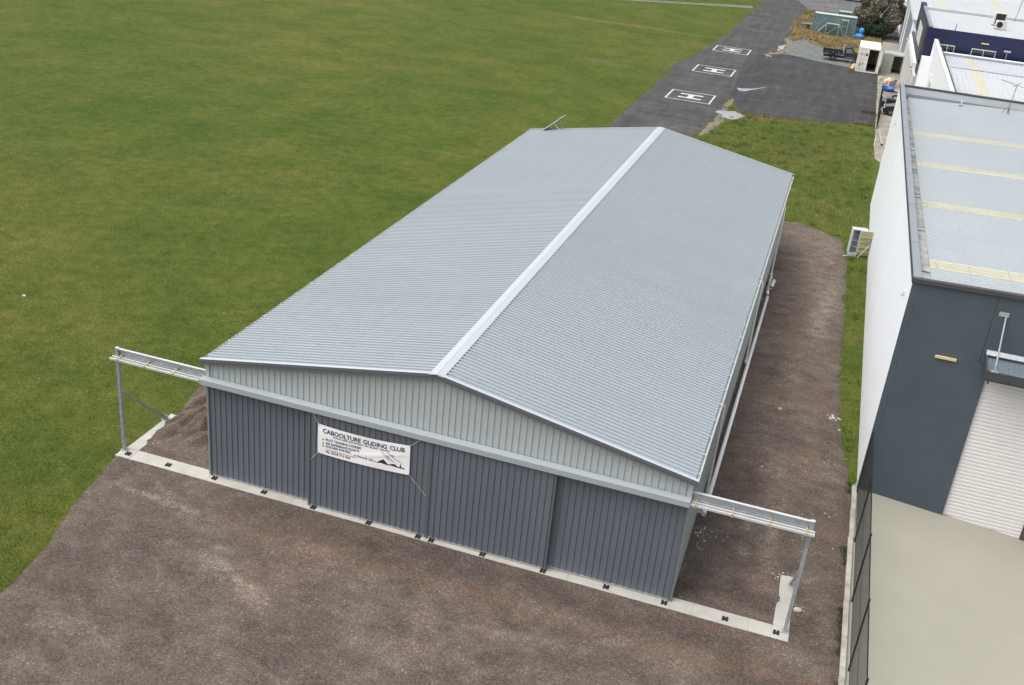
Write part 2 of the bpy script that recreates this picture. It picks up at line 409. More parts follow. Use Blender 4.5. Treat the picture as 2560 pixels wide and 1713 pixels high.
    return np.clip(np.stack([clay * 0.8, pale * 0.62, dark * 0.9], -1), 0, 1)
gravel = sheet("gravel_yard", GP, 0.045, gravel_m, step=0.11, ragged=0.13, rscale=0.5, relief=0.022, relsc=0.6, seed=4, bumpfn=g_bump, tint=g_tint, slope=0.25, xmax=21.93)

# taxiway, apron and the ground around the containers
TW = [(0.0, 50), (0.05, 60), (0.1, 77.6), (-0.05, 95), (1.3, 111.5), (1.9, 130), (2.1, 148), (1.9, 175), (1.5, 260), (24, 262), (25, 166), (10.0, 138), (9.9, 128), (9.9, 116), (7.2, 109), (7.4, 93), (8.2, 85), (7.9, 78.5), (8.1, 71), (7.2, 63.5), (6.5, 50)]
sheet("taxiway", TW, 0.045, asphalt_m, step=0.3, ragged=0.45, rscale=2.2, relief=0.01, seed=14)
AP = [(7.3, 85.5), (8.3, 80), (9.6, 75.2), (11.5, 75.2), (15.7, 75.9), (20.3, 78), (22.05, 79.3), (22.0, 109.5), (18.5, 111), (15.2, 112.5), (11, 114.6), (8.0, 111.5), (6.9, 108), (6.9, 93)]
sheet("asphalt_apron", AP, 0.052, asphalt2_m, step=0.3, ragged=0.25, rscale=2.2, relief=0.008, seed=19)
sheet("far_forecourt", [(9.6, 167), (15.3, 166.5), (22, 163), (70, 165), (70, 260), (4, 260), (4.5, 190)], 0.06, asphalt3_m, step=0.8, ragged=0.5, rscale=3, seed=23)
sheet("blue_gravel_patch", [(10.8, 114), (15.4, 112.6), (19, 111.5), (19, 118), (16, 122), (13.6, 126), (11.3, 134), (10.2, 125), (10.4, 118)], 0.06, bluegravel_m, step=0.3, ragged=0.7, rscale=2, seed=29)
sheet("dry_weed_ground", [(9.3, 138), (10.6, 126), (12, 130), (14, 126.3), (16, 121.5), (19.2, 117.5), (19.3, 108.5), (22.2, 110), (22.3, 158), (20, 163), (14, 166), (9.9, 165), (9.2, 150)], 0.055, weeds_m, step=0.35, ragged=0.5, rscale=2.5, relief=0.08, seed=31)
sheet("alley_paving", [(22.1, 65.2), (22.6, 64), (22.6, 50), (30, 50), (30, 140), (22.6, 139), (22.2, 131), (22.08, 100), (22.1, 78), (22.05, 70)], 0.06, paving_m, step=0.3, ragged=0.1, rscale=1.5, seed=37)
sheet("alley_dark_ground", [(22.7, 139), (30, 140), (30, 165), (23, 165)], 0.066, mat("dark_dirt", (0.075, 0.065, 0.06), 0.95, var=0.3, bump=0.3, bscale=15), step=0.5, ragged=0.2, seed=38)
sheet("pale_sand_edge", [(7.3, 63), (7.9, 70.5), (7.9, 79), (8.6, 84.5), (9.0, 84.6), (8.4, 79), (8.3, 75), (8.8, 70), (7.9, 63.5), (7.6, 61)], 0.062, sand_m, step=0.2, ragged=0.55, rscale=1.0, seed=41)
sheet("rubble_edge", [(8.1, 108), (8.7, 112), (9.6, 115.8), (10.1, 122), (9.5, 130), (9.9, 131), (10.6, 122), (10.2, 115), (9.1, 110)], 0.064, sand_m, step=0.25, ragged=0.8, rscale=1.5, seed=43)
sheet("far_path", [(-80, 108.0), (-40, 133.5), (-13.9, 150.2), (1.2, 161.4), (1.8, 158.3), (-8, 152.0), (-40, 131.0), (-80, 105)], 0.03, mat("path_gravel", (0.14, 0.13, 0.115), 0.9, var=0.25, scale=1.2), step=0.4, ragged=0.25, seed=47)
# helipad paint, laid on the taxiway
paint_m = mat("white_paint", (0.50, 0.50, 0.48), 0.7, var=0.10, scale=3.0, dirt=0.55, dirtc=(0.10, 0.10, 0.10))
taxi = bpy.data.objects["taxiway"]
def helipad(x0, x1, y0, y1, j):
    z = 0.062
    w = 0.13
    o = MB()
    for r in ((x0, x1, y0, y0 + w), (x0, x1, y1 - w, y1), (x0, x0 + w * 1.3, y0 + w, y1 - w), (x1 - w * 1.3, x1, y0 + w, y1 - w)):
        o.box(r[0], r[1], r[2], r[3], z - 0.02, z)
    o.build("helipad_outline", paint_m, taxi)
    cx, cy = (x0 + x1) / 2, (y0 + y1) / 2
    h = MB()
    # the letter H is turned a quarter: its bars run across the taxiway
    for s in (-1, 1): h.box(cx - 1.13, cx + 1.13, cy + s * 0.86 - 0.24, cy + s * 0.86 + 0.24, z - 0.02, z)
    h.box(cx - 0.28, cx + 0.28, cy - 0.62, cy + 0.62, z - 0.02, z)
    h.build("helipad_letter", paint_m, taxi)
helipad(2.12, 6.56, 76.15, 80.75, 0)
helipad(2.12, 6.55, 92.6, 97.15, 1)
helipad(2.08, 6.5, 108.95, 113.4, 2)
# puddles
water_m = bpy.data.materials.new("puddle_water"); n = NT(water_m)
n.out((0.30, 0.31, 0.33), 0.12); n.b.inputs["Specular IOR Level"].default_value = 1.0
def puddle(P, s, rg=0.1):
    sheet("puddle", P, 0.066, water_m, step=0.1, ragged=rg, rscale=0.7, seed=s, slope=0.5)
puddle([(7.75, 86.9), (8.0, 85.8), (8.3, 85.3), (8.9, 85.4), (9.6, 86.8), (11.0, 90.0), (10.9, 90.2), (9.3, 87.6), (8.5, 87.0)], 61, 0.04)
puddle([(7.5, 73.2), (7.7, 74.2), (8.6, 74.5), (9.3, 74.8), (10.4, 73.5), (9.9, 72.4), (9.5, 71.4), (8.8, 71.6), (8.3, 72.2)], 67, 0.45)

# ------------------------------------------------------------------ hangar
W, LN, XM = 16.474, 37.11, 8.237
KS = 0.1796
PITCH = 0.2119
def zr(x): return 6.105 - KS * abs(x - XM)
roof_m = mat("roof_sheet", (0.305, 0.343, 0.363), 0.38, var=0.03, scale=0.35, spec=0.5, aniso=(0.6, 2.5, 1))
cap_m = mat("roof_capping", (0.44, 0.47, 0.505), 0.35, var=0.02, scale=0.5)
light_m = mat("light_cladding", (0.400, 0.440, 0.440), 0.45, var=0.03, scale=0.6)
dark_m = mat("dark_cladding", (0.128, 0.144, 0.170), 0.42, var=0.06, scale=0.7, aniso=(1, 1, 0.4))
trim_m = mat("dark_trim", (0.115, 0.120, 0.132), 0.4, var=0.03)
galv_m = mat("galvanised", (0.40, 0.42, 0.44), 0.38, metal=0.35, var=0.16, scale=9)
galv2_m = mat("galvanised_dull", (0.33, 0.36, 0.39), 0.45, metal=0.3, var=0.22, scale=7)
bright_m = mat("bright_zinc", (0.62, 0.63, 0.63), 0.3, metal=0.25, var=0.08, scale=5)
brass_m = mat("zinc_yellow_bracket", (0.52, 0.42, 0.22), 0.4, metal=0.4, var=0.15, scale=20)
black_m = mat("black_plastic", (0.018, 0.018, 0.02), 0.5, var=0.1)
pvc_m = mat("white_pvc", (0.80, 0.80, 0.81), 0.4, var=0.03, scale=2)
cream_m = mat("cream_pvc", (0.60, 0.60, 0.54), 0.45, var=0.04, scale=2)
white_m = mat("white_paint_steel", (0.62, 0.63, 0.62), 0.45, var=0.04)

hangar = empty("hangar", (XM, 0, 0), label="long grey metal gliding club hangar with ribbed gable roof and dark sliding doors", cat="hangar")

def ribs(a, b, pan, sl, crest, h, phase=0.0):
    """profile list (coordinate, height) of a ribbed sheet between a and b"""
    out = [(a, 0.0)]; t = a + phase
    while t < b - (pan + 2 * sl + crest):
        p = t + pan
        out += [(p, 0.0), (p + sl, h), (p + sl + crest, h), (p + 2 * sl + crest, 0.0)]
        t = p + 2 * sl + crest
    out.append((b, 0.0))
    return out
# roof sheets: ribs run from ridge to eave
prof = ribs(-0.19, LN + 0.02, 0.112, 0.008, 0.084, 0.048)
for s in (-1, 1):
    V, F = [], []
    xs = [XM + s * t for t in (0.03, 2.8, 5.6, XM + 0.06)]
    for (y, h) in prof:
        for x in xs: V.append((x, y, zr(x) + h))
    nx = len(xs)
    for i in range(len(prof) - 1):
        for j in range(nx - 1):
            q = (i * nx + j, i * nx + j + 1, (i + 1) * nx + j + 1, (i + 1) * nx + j)
            F.append(q if s > 0 else q[::-1])
    m_ = MB(); m_.add(V, F); m_.build("roof_sheet", roof_m, hangar)
# screw lines along the purlins
scr = MB()
for s in (-1, 1):
    for t in (0.35, 1.3, 2.5, 3.7, 4.9, 6.1, 7.2, 8.1):
        x = XM + s * t
        for i in range(0, 168, 1):
            y = -0.19 + 0.112 + 0.05 + i * 0.212
            scr.box(x - 0.012, x + 0.012, y - 0.010, y + 0.010, zr(x) + 0.045, zr(x) + 0.055)
tag(scr.build("roof_screw", mat("screw_head", (0.31, 0.345, 0.36), 0.4, metal=0.1), hangar), kind="stuff")
# ridge cap in overlapping lengths
yy = np.linspace(-0.24, LN + 0.06, 8)
for i in range(7):
    y0, y1 = yy[i], yy[i + 1] + (0.10 if i < 6 else 0)
    dz = 0.057 + 0.004 * (i % 2)
    pts = [(-0.245, -0.012), (-0.24, 0.0), (-0.035, 0.0), (0, 0.006), (0.035, 0.0), (0.24, 0.0), (0.245, -0.012)]
    top = [(XM + a, zr(XM + a) + dz + b) for a, b in pts]
    V = [(x, y0, z) for x, z in top] + [(x, y1, z) for x, z in top] + [(x, y0, z - 0.004) for x, z in top] + [(x, y1, z - 0.004) for x, z in top]
    n_ = len(top); F = []
    for k in range(n_ - 1):
        F += [(k, k + 1, n_ + k + 1, n_ + k), (2 * n_ + k + 1, 2 * n_ + k, 3 * n_ + k, 3 * n_ + k + 1), (k, 2 * n_ + k, 2 * n_ + k + 1, k + 1), (n_ + k, n_ + k + 1, 3 * n_ + k + 1, 3 * n_ + k)]
    MB().add(V, F).build("ridge_cap", cap_m, hangar)
# barge capping: light top flange and dark face, front and back
for yb, sgn in ((-0.205, 1), (LN + 0.03, -1)):
    for s in (-1, 1):
        xa, xb = XM, XM + s * (XM + 0.165)
        za, zb = zr(xa), zr(xb)
        f = MB()
        f.prism([(xa, yb, za + 0.061), (xb, yb, zb + 0.061), (xb, yb + sgn * 0.13, zb + 0.061), (xa, yb + sgn * 0.13, za + 0.061)], (0, 0, 0.006))
        f.build("barge_flange", cap_m, hangar)
        d = MB()
        d.prism([(xa, yb - sgn * 0.004, za + 0.065), (xb, yb - sgn * 0.004, zb + 0.065), (xb, yb - sgn * 0.004, zb - 0.12), (xa, yb - sgn * 0.004, za - 0.12)], (0, sgn * 0.02, 0))
        d.prism([(xa, yb - sgn * 0.016, za + 0.0), (xb, yb - sgn * 0.016, zb + 0.0), (xb, yb - sgn * 0.016, zb - 0.03), (xa, yb - sgn * 0.016, za - 0.03)], (0, sgn * 0.011, 0))
        d.prism([(xa, yb + sgn * 0.016, za - 0.10), (xb, yb + sgn * 0.016, zb - 0.10), (xb, yb + sgn * 0.19, zb - 0.10), (xa, yb + sgn * 0.19, za - 0.10)], (0, 0, 0.006))
        d.build("barge_board", trim_m, hangar)
# walls
def wall_x(y, face, x0, x1, z0, ztop, m, name, pan=0.168, sl=0.012, crest=0.020, h=0.030):
    """ribbed wall in the plane y (face = -1 looks to -Y), vertical ribs"""
    pr = ribs(x0, x1, pan, sl, crest, h)
    k = [p for p, _ in pr]
    pr2 = []
    for i, (p, hh) in enumerate(pr):
        if i and pr[i - 1][0] < XM < p and callable(ztop): pr2.append((XM, hh))
        pr2.append((p, hh))
    V = []; F = []
    for (x, hh) in pr2:
        zt = ztop(x) if callable(ztop) else ztop
        V += [(x, y + face * hh, z0), (x, y + face * hh, zt)]
    for i in range(len(pr2) - 1):
        q = (2 * i, 2 * i + 2, 2 * i + 3, 2 * i + 1)
        F.append(q if face < 0 else q[::-1])
    return MB().add(V, F).build(name, m, hangar)
wall_x(0.0, -1, 0.0, W, 3.9, lambda x: zr(x) - 0.06, light_m, "gable_cladding")
wall_x(LN - 0.05, 1, 0.0, W, 0.05, lambda x: zr(x) - 0.06, light_m, "rear_wall")
for xw, face, nm in ((0.0, -1, "side_wall"), (W, 1, "side_wall")):
    pr = ribs(0.0, LN - 0.05, 0.168, 0.012, 0.020, 0.030); V = []; F = []
    for (y, hh) in pr: V += [(xw + face * hh, y, 0.05), (xw + face * hh, y, 4.52)]
    for i in range(len(pr) - 1):
        q = (2 * i, 2 * i + 2, 2 * i + 3, 2 * i + 1); F.append(q if face > 0 else q[::-1])
    MB().add(V, F).build(nm, light_m, hangar)
# corner flashings on the front
for x0, x1 in ((-0.042, 0.10), (W - 0.10, W + 0.044)):
    MB().box(x0, x1, -0.046, -0.036, 3.99, zr(x0 if x0 < 1 else x1) - 0.075).build("corner_flashing", light_m, hangar)
for xf in (-0.042, W + 0.036):
    MB().box(xf, xf + 0.006, -0.034, 0.16, 0.06, 4.47).build("corner_flashing", light_m, hangar)
# jamb returns at both ends of the doorway
MB().box(-0.03, 0.02, -0.025, 0.02, 0.06, 3.9).build("door_jamb", light_m, hangar)
MB().box(W - 0.02, W + 0.026, -0.025, 0.02, 0.06, 3.9).build("door_jamb", light_m, hangar)
# header box over the doors, in three lengths
hx = [-0.11, 5.75, 11.4, W + 0.05]
for i in range(3):
    a, b = hx[i] + (0.0015 if i else 0), hx[i + 1] - 0.0015
    MB().prism([(a, -0.0345, 3.985), (a, -0.325, 3.965), (a, -0.325, 3.775), (a, -0.31, 3.775), (a, -0.31, 3.95), (a, -0.0345, 3.97)], (b - a, 0, 0)).build("door_header", mat("header_cladding", (0.335, 0.375, 0.385), 0.45, var=0.02), hangar)
# gutters, straps and downpipes
for s, xg in ((-1, -0.055), (1, W + 0.055)):
    ge = zr(xg)
    a = [(xg - s * 0.005, ge - 0.115), (xg + s * 0.105, ge - 0.105), (xg + s * 0.110, ge - 0.015), (xg + s * 0.095, ge - 0.012), (xg + s * 0.095, ge - 0.09), (xg - s * 0.005, ge - 0.10)]
    MB().prism([(x, -0.17, z) for x, z in a], (0, LN + 0.16, 0)).build("gutter", mat("gutter_white", (0.52, 0.54, 0.55), 0.35, var=0.03), hangar)
    for i in range(31):
        y = 0.35 + i * 1.2
        MB().beam((xg - s * 0.05, y, ge + 0.028), (xg + s * 0.108, y, ge - 0.008), 0.035, 0.006, up=(0, 0, 1)).build("gutter_strap", white_m, hangar)
for y in (5.7, 18.5, 30.9):
    d = MB()
    d.tube((W + 0.11, y, 4.50), (W + 0.11, y, 4.38), 0.05, 12)
    d.tube((W + 0.11, y, 4.40), (W + 0.20, y, 4.26), 0.05, 12)
    d.tube((W + 0.20, y, 4.28), (W + 0.20, y, 0.32), 0.05, 12)
    d.tube((W + 0.20, y, 0.34), (W + 0.28, y - 0.05, 0.16), 0.05, 12)
    dp = d.build("downpipe", cream_m, hangar, smooth=False)
    for z in (1.3, 2.7, 3.9):
        MB().tube((W + 0.20, y, z), (W + 0.20, y, z + 0.05), 0.058, 12).build("pipe_clip", white_m, dp)
    MB().tube((W + 0.20, y, 0.30), (W + 0.20, y, 0.44), 0.064, 12).build("pipe_socket", pvc_m, dp)

# sliding doors, four leaves on two tracks
def door(x0, x1, yf):
    rt = MB()
    pr = ribs(x0 + 0.05, x1 - 0.05, 0.168, 0.012, 0.020, 0.030); V = []; F = []
    for (x, hh) in pr: V += [(x, yf - hh, 0.155), (x, yf - hh, 3.9)]
    for i in range(len(pr) - 1): F.append((2 * i, 2 * i + 2, 2 * i + 3, 2 * i + 1))
    d = rt.add(V, F).build("sliding_door", dark_m, hangar)
    e = MB().box(x0, x0 + 0.055, yf - 0.042, yf + 0.06, 0.10, 3.9).build("door_edge_trim", trim_m, d)
    e = MB().box(x1 - 0.055, x1, yf - 0.042, yf + 0.06, 0.10, 3.9).build("door_edge_trim", trim_m, d)
    MB().box(x0 + 0.056, x1 - 0.056, yf + 0.002, yf + 0.055, 0.095, 0.20).build("bottom_rail", galv_m, d)
    MB().box(x0 + 0.056, x1 - 0.056, yf + 0.02, yf + 0.05, 0.21, 3.9).build("door_frame", galv2_m, d)
    return d
door(0.03, 4.22, -0.040)
door(3.93, 8.25, -0.215)
door(8.255, 12.42, -0.215)
door(12.15, W - 0.01, -0.040)

# concrete strip with the door floor guides
segs = [(3.343, 8.3), (-3.66, -3.10), (-3.097, 0.05), (0.053, 3.34), (8.303, 13.17), (13.173, W + 0.05), (W + 0.053, 17.22), (17.223, 18.95), (18.953, 19.65), (19.653, 20.19)]
st_o = None
for a, b in segs:
    sl_ = MB().bbox(a, b, -0.40 + random.uniform(-0.006, 0.006), 0.21, -0.10, 0.07 + random.uniform(-0.001, 0.001), 0.012)
    if st_o is None: st_o = tag(sl_.build("concrete_strip", concrete_m), kind="structure")
    else: sl_.build("slab", concrete_m, st_o)
def ragged_leg(P, name):
    V = MB(); V.prism([(x, y, -0.10) for x, y in P], (0, 0, 0.166)); return V.build(name, concrete_m, st_o)
ragged_leg([(-3.58, 0.213), (-3.11, 0.213), (-3.10, 0.7), (-3.16, 0.8), (-3.27, 0.92), (-3.22, 1.1), (-3.28, 1.3), (-3.24, 1.5), (-3.19, 1.72), (-3.14, 1.95), (-3.22, 2.1), (-3.35, 2.2), (-3.32, 2.45), (-3.27, 2.7), (-3.24, 2.88), (-3.42, 2.95), (-3.61, 2.97)], "concrete_footing")
ragged_leg([(19.67, 0.213), (20.17, 0.213), (20.16, 1.5), (20.15, 2.97), (19.9, 2.95), (19.69, 2.90), (19.70, 2.2), (19.72, 1.85), (19.77, 1.68), (19.78, 1.5), (19.70, 1.36), (19.68, 1.2)], "concrete_footing")
for gx_, gy_ in ((-3.27, -0.17), (-1.61, -0.17), (0.27, -0.20), (2.23, -0.21), (4.16, -0.30), (6.23, -0.31), (8.02, -0.31), (8.49, -0.31), (10.29, -0.31), (12.36, -0.30), (14.44, -0.22), (16.32, -0.21), (18.23, -0.17), (19.80, -0.15)):
    gm = MB().box(gx_ - 0.085, gx_ + 0.085, gy_ - 0.035, gy_ + 0.035, 0.068, 0.085)
    for sx in (-1, 1):
        for sy in (-1, 1):
            gm.lathe((gx_ + sx * 0.055, gy_ + sy * 0.055, 0.068), [(0.042, 0), (0.042, 0.05), (0.02, 0.058)], 8)
    gm.build("floor_guide", black_m, st_o)

# rail frames that carry the open doors beyond both ends of the hangar
def rail_frame(xp, xh, brackets, yfoot, label):
    s = 1 if xp > 5 else -1
    root = empty("door_rail_frame", (xp, 0.02, 0.07), label=label, cat="rail frame", group="galvanised door rail frames")
    p = MB().bbox(xp - 0.055, xp + 0.055, -0.03, 0.08, 0.085, 4.17, 0.006).build("post", galv2_m, root)
    MB().box(xp - 0.11, xp + 0.11, -0.075, 0.125, 0.068, 0.086).build("base_plate", galv_m, p)
    for bx in (-0.085, 0.085):
        for by in (-0.05, 0.10): MB().tube((xp + bx, by, 0.086), (xp + bx, by, 0.125), 0.013, 8).build("anchor_bolt", bright_m, p)
    MB().box(xp - 0.062, xp + 0.062, -0.037, 0.087, 4.171, 4.182).build("post_cap", bright_m, p)
    a, b = (xp - s * 0.056, xh)
    x0, x1 = min(a, b), max(a, b)
    # C channel: web, two flanges, lips
    MB().box(x0, x1, 0.070, 0.076, 3.90, 4.15).build("beam_web", galv_m, root)
    MB().box(x0, x1, -0.02, 0.0765, 4.1505, 4.159).build("beam_top_flange", bright_m, root)
    MB().box(x0, x1, -0.02, 0.0695, 3.892, 3.8995).build("beam_bottom_flange", galv_m, root)
    MB().box(x0, x1, -0.026, -0.0205, 4.125, 4.159).box(x0, x1, -0.026, -0.0205, 3.892, 3.915).build("beam_lip", galv_m, root)
    e0, e1 = min(xp + s * 0.12, xh), max(xp + s * 0.12, xh)
    for yr in (-0.085, -0.245):
        r = MB()
        r.box(e0, e1, yr - 0.028, yr + 0.028, 3.885, 3.892)
        r.box(e0, e1, yr - 0.032, yr - 0.0285, 3.825, 3.892).box(e0, e1, yr + 0.0285, yr + 0.032, 3.825, 3.892)
        r.box(e0, e1, yr - 0.0284, yr - 0.010, 3.825, 3.829).box(e0, e1, yr + 0.010, yr + 0.0284, 3.825, 3.829)
        r.build("door_track", bright_m, root)
    for x in brackets:
        k = MB().box(x - 0.022, x + 0.022, -0.30, 0.068, 3.8995, 3.908)
        k.box(x - 0.022, x + 0.022, -0.30, -0.285, 3.80, 3.8985)
        kk = k.build("track_bracket", brass_m, root)
        MB().tube((x, -0.055, 3.908), (x, -0.055, 3.975), 0.011, 8).tube((x, -0.055, 3.909), (x, -0.055, 3.925), 0.022, 6).build("hanger_bolt", bright_m, kk)
        MB().box(x - 0.024, x + 0.024, -0.012, 0.068, 3.9085, 3.95).build("bracket_cleat", brass_m, kk)
    br = MB().beam((xp, 0.085, 2.42), (xp, yfoot - 0.05, 0.16), 0.075, 0.075, up=(1, 0, 0)).build("brace", galv2_m, root)
    MB().box(xp - 0.10, xp + 0.10, yfoot - 0.16, yfoot + 0.10, 0.067, 0.083).box(xp - 0.055, xp - 0.045, yfoot - 0.12, yfoot + 0.05, 0.0835, 0.24).box(xp + 0.045, xp + 0.055, yfoot - 0.12, yfoot + 0.05, 0.0835, 0.24).build("brace_foot", galv_m, br)
    return root
rail_frame(-3.56, -0.03, (-3.36, -2.28, -1.18, -0.16), 2.55, "galvanised rail frame standing beside the grass at the hangar's left door end")
rail_frame(20.05, W + 0.03, (16.70, 17.79, 18.88, 19.93), 2.55, "galvanised rail frame on gravel near the dark warehouse, at right door end")

# ------------------------------------------------------------------ banner
def bn(u, v, off=0.0):
    zt = 3.415 + 0.04 * u - 0.085 * 4 * u * (1 - u)
    zb = 2.305 + 0.05 * u - 0.055 * 4 * u * (1 - u)
    x = 4.29 + 3.265 * u + 0.012 * v * u
    z = zt + (zb - zt) * v
    c = v - (0.95 - 0.62 * u)                      # diagonal crease
    y = -0.287 - 0.012 * math.sin(9 * u + 2 * v) * v * (1 - v) * 4 - 0.022 * math.exp(-(c / 0.06) ** 2) * max(0, min(1, (u - 0.3) * 3)) * (1 - u ** 6)
    c2 = v - (0.62 - 0.45 * (u - 0.5))
    y += 0.012 * math.exp(-(c2 / 0.05) ** 2) * max(0, min(1, (u - 0.5) * 4)) * (1 - u ** 8)
    return Vector((x, y - off, z))
banner = empty("banner", (5.92, -0.287, 2.3), label="white gliding club banner roped across the dark hangar doors", cat="banner")
NU, NV = 48, 20
V = [bn(i / NU, j / NV) for j in range(NV + 1) for i in range(NU + 1)]
F = [(j * (NU + 1) + i, j * (NU + 1) + i + 1, (j + 1) * (NU + 1) + i + 1, (j + 1) * (NU + 1) + i)[::-1] for j in range(NV) for i in range(NU)]
cloth_m = mat("banner_vinyl", (0.86, 0.86, 0.85), 0.45, var=0.02)
MB().add(V, F).build("banner_sheet", cloth_m, banner, smooth=True)
navy_m = mat("banner_navy_ink", (0.018, 0.030, 0.110), 0.5, var=0.1)
blue_m = mat("banner_blue_ink", (0.030, 0.070, 0.190), 0.5, var=0.1)
maroon_m = mat("banner_maroon_ink", (0.115, 0.030, 0.018), 0.5, var=0.1)
ink_m = mat("banner_black_ink", (0.020, 0.022, 0.026), 0.5, var=0.1)
def lettering(body, u0, u1, v0, v1, m, bold=0.0, shear=0.0, tilt=0.0):
    """flat printed text fitted to the box u0..u1, v0..v1 of the banner"""
    cu = bpy.data.curves.new("lettering", 'FONT'); cu.body = body; cu.offset = bold; cu.shear = shear; cu.resolution_u = 3
    to = bpy.data.objects.new("lettering", cu)
    me = bpy.data.meshes.new_from_object(to)
    bpy.data.objects.remove(to)
    co = np.zeros(len(me.vertices) * 3, np.float32); me.vertices.foreach_get("co", co); co = co.reshape(-1, 3)
    x0, x1 = co[:, 0].min(), co[:, 0].max(); y1 = 0.70
    out = []
    for p in co:
        tu = (p[0] - x0) / (x1 - x0)
        u = u0 + (u1 - u0) * tu
        v = v1 - (v1 - v0) * p[1] / y1 + tilt * (tu - 0.5)
        out.append(tuple(bn(float(u), float(v), 0.006)))
    me.vertices.foreach_set("co", np.array(out, np.float32).ravel()); me.update()
    return link("lettering", me, m, banner)
lettering("CABOOLTURE", 0.055, 0.470, 0.105, 0.245, navy_m, 0.028)
lettering("GLIDING", 0.495, 0.755, 0.105, 0.245, navy_m, 0.028)
lettering("CLUB", 0.785, 0.945, 0.105, 0.245, navy_m, 0.028)
lettering("SOAR LIKE AN EAGLE ON SILENT WINGS", 0.168, 0.785, 0.275, 0.335, maroon_m, 0.02)
for k, (tx, a, b, v) in enumerate((("PILOT TRAINING COURSES", 0.087, 0.475, 0.405), ("AIR EXPERIENCE FLIGHTS", 0.087, 0.457, 0.530), ("VOUCHERS AVAILABLE", 0.087, 0.362, 0.640))):
    lettering(tx, a, b, v, v + 0.075, blue_m, 0.028, tilt=-0.02)
lettering("-  A Heavenly Gift", 0.370, 0.610, 0.690, 0.770, ink_m, 0.008, 0.35, tilt=0.02)
lettering("www.glidingcaboolture.org.au", 0.095, 0.425, 0.775, 0.820, ink_m, 0.006)
lettering("Ph. 0418 713 903", 0.095, 0.360, 0.845, 0.915, maroon_m, 0.028)
def px(x, y):
    u = (x - 78) / 2150.0
    return u, (y - (85 + 525 * u + 54 * 4 * u * (1 - u))) / 684.0
def ink(pts, name, m):
    P = [bn(*px(*p), 0.006) for p in pts]
    me = bpy.data.meshes.new(name); me.from_pydata(P, [], [tuple(range(len(P)))][0:1]); me.update()
    return link(name, me, m, banner)
for cy in (462, 540, 605):
    u, v = px(207, cy)
    ink_p = [bn(u + 0.008 * math.cos(t), v + 0.028 * math.sin(t), 0.006) for t in (-2 * math.pi * i / 12 for i in range(12))]
    me = bpy.data.meshes.new("bullet_dot"); me.from_pydata(ink_p, [], [tuple(range(12))]); link("bullet_dot", me, ink_m, banner)
top = [(1395, 968), (1500, 1003), (1545, 962), (1590, 950), (1632, 932), (1690, 1000), (1745, 1055), (1800, 1045), (1870, 1040), (1920, 1070), (1975, 1113), (2005, 1112), (2017, 1040), (2035, 1068), (2042, 1122), (2122, 1148)]
bot = [(1400, 985), (1500, 1018), (1545, 1018), (1590, 1022), (1632, 1040), (1690, 1062), (1745, 1074), (1800, 1080), (1870, 1098), (1920, 1118), (1975, 1132), (2005, 1138), (2017, 1141), (2035, 1145), (2042, 1148), (2120, 1168)]
V = [bn(*px(*p), 0.006) for p in top] + [bn(*px(*p), 0.006) for p in bot]
me = bpy.data.meshes.new("mountain_emblem"); me.from_pydata(V, [], [(i, len(top) + i, len(top) + i + 1, i + 1) for i in range(len(top) - 1)])
link("mountain_emblem", me, ink_m, banner)
def stroke(pts, w, name, m):
    n_ = len(pts); A, B = [], []
    for i, p in enumerate(pts):
        q0 = pts[max(0, i - 1)]; q1 = pts[min(n_ - 1, i + 1)]
        dx, dy = q1[0] - q0[0], q1[1] - q0[1]; l_ = math.hypot(dx, dy) or 1
        ww = w * (0.4 if i in (0, n_ - 1) else 1)
        A.append(bn(*px(p[0] - dy / l_ * ww, p[1] + dx / l_ * ww), 0.006)); B.append(bn(*px(p[0] + dy / l_ * ww, p[1] - dx / l_ * ww), 0.006))
    me = bpy.data.meshes.new(name); me.from_pydata(A + B, [], [(i, i + 1, n_ + i + 1, n_ + i) for i in range(n_ - 1)]); return link(name, me, m, banner)
stroke([(1575, 735), (1600, 780), (1660, 820), (1730, 880), (1800, 930), (1870, 990)], 4, "air_current_line", ink_m)
stroke([(1620, 830), (1690, 890), (1740, 935), (1800, 960), (1900, 1000)], 4, "air_current_line", ink_m)
stroke([(1680, 765), (1740, 790), (1830, 860), (1890, 930), (1990, 985), (2085, 1055)], 4, "air_current_line", ink_m)
for a, b in (((1740, 790), (1850, 868)), ((1705, 835), (1770, 895)), ((1705, 910), (1760, 945))):
    stroke([a, ((a[0] + b[0]) / 2, (a[1] + b[1]) / 2 - 2), b], 9, "glider_emblem", ink_m)
stroke([(1835, 815), (1850, 840), (1868, 850)], 6, "glider_emblem", ink_m)
rope_m = mat("white_rope", (0.50, 0.49, 0.45), 0.8, var=0.1)
for (u, v), e in (((0, 0), (4.09, -0.262, 3.74)), ((1, 0), (7.88, -0.262, 3.74)), ((0, 1), (3.90, -0.20, 1.76)), ((1, 1), (8.17, -0.246, 1.70))):
    a = bn(u, v, 0.0)
    MB().tube(a, e, 0.008, 6).build("rope", rope_m, banner)
    MB().lathe((a.x + (0.03 if u == 0 else -0.03), a.y - 0.004, a.z + (-0.03 if v == 0 else 0.03)), [(0.018, 0.0), (0.018, -0.006), (0.008, -0.006)], 10, 'y').build("eyelet", bright_m, banner)

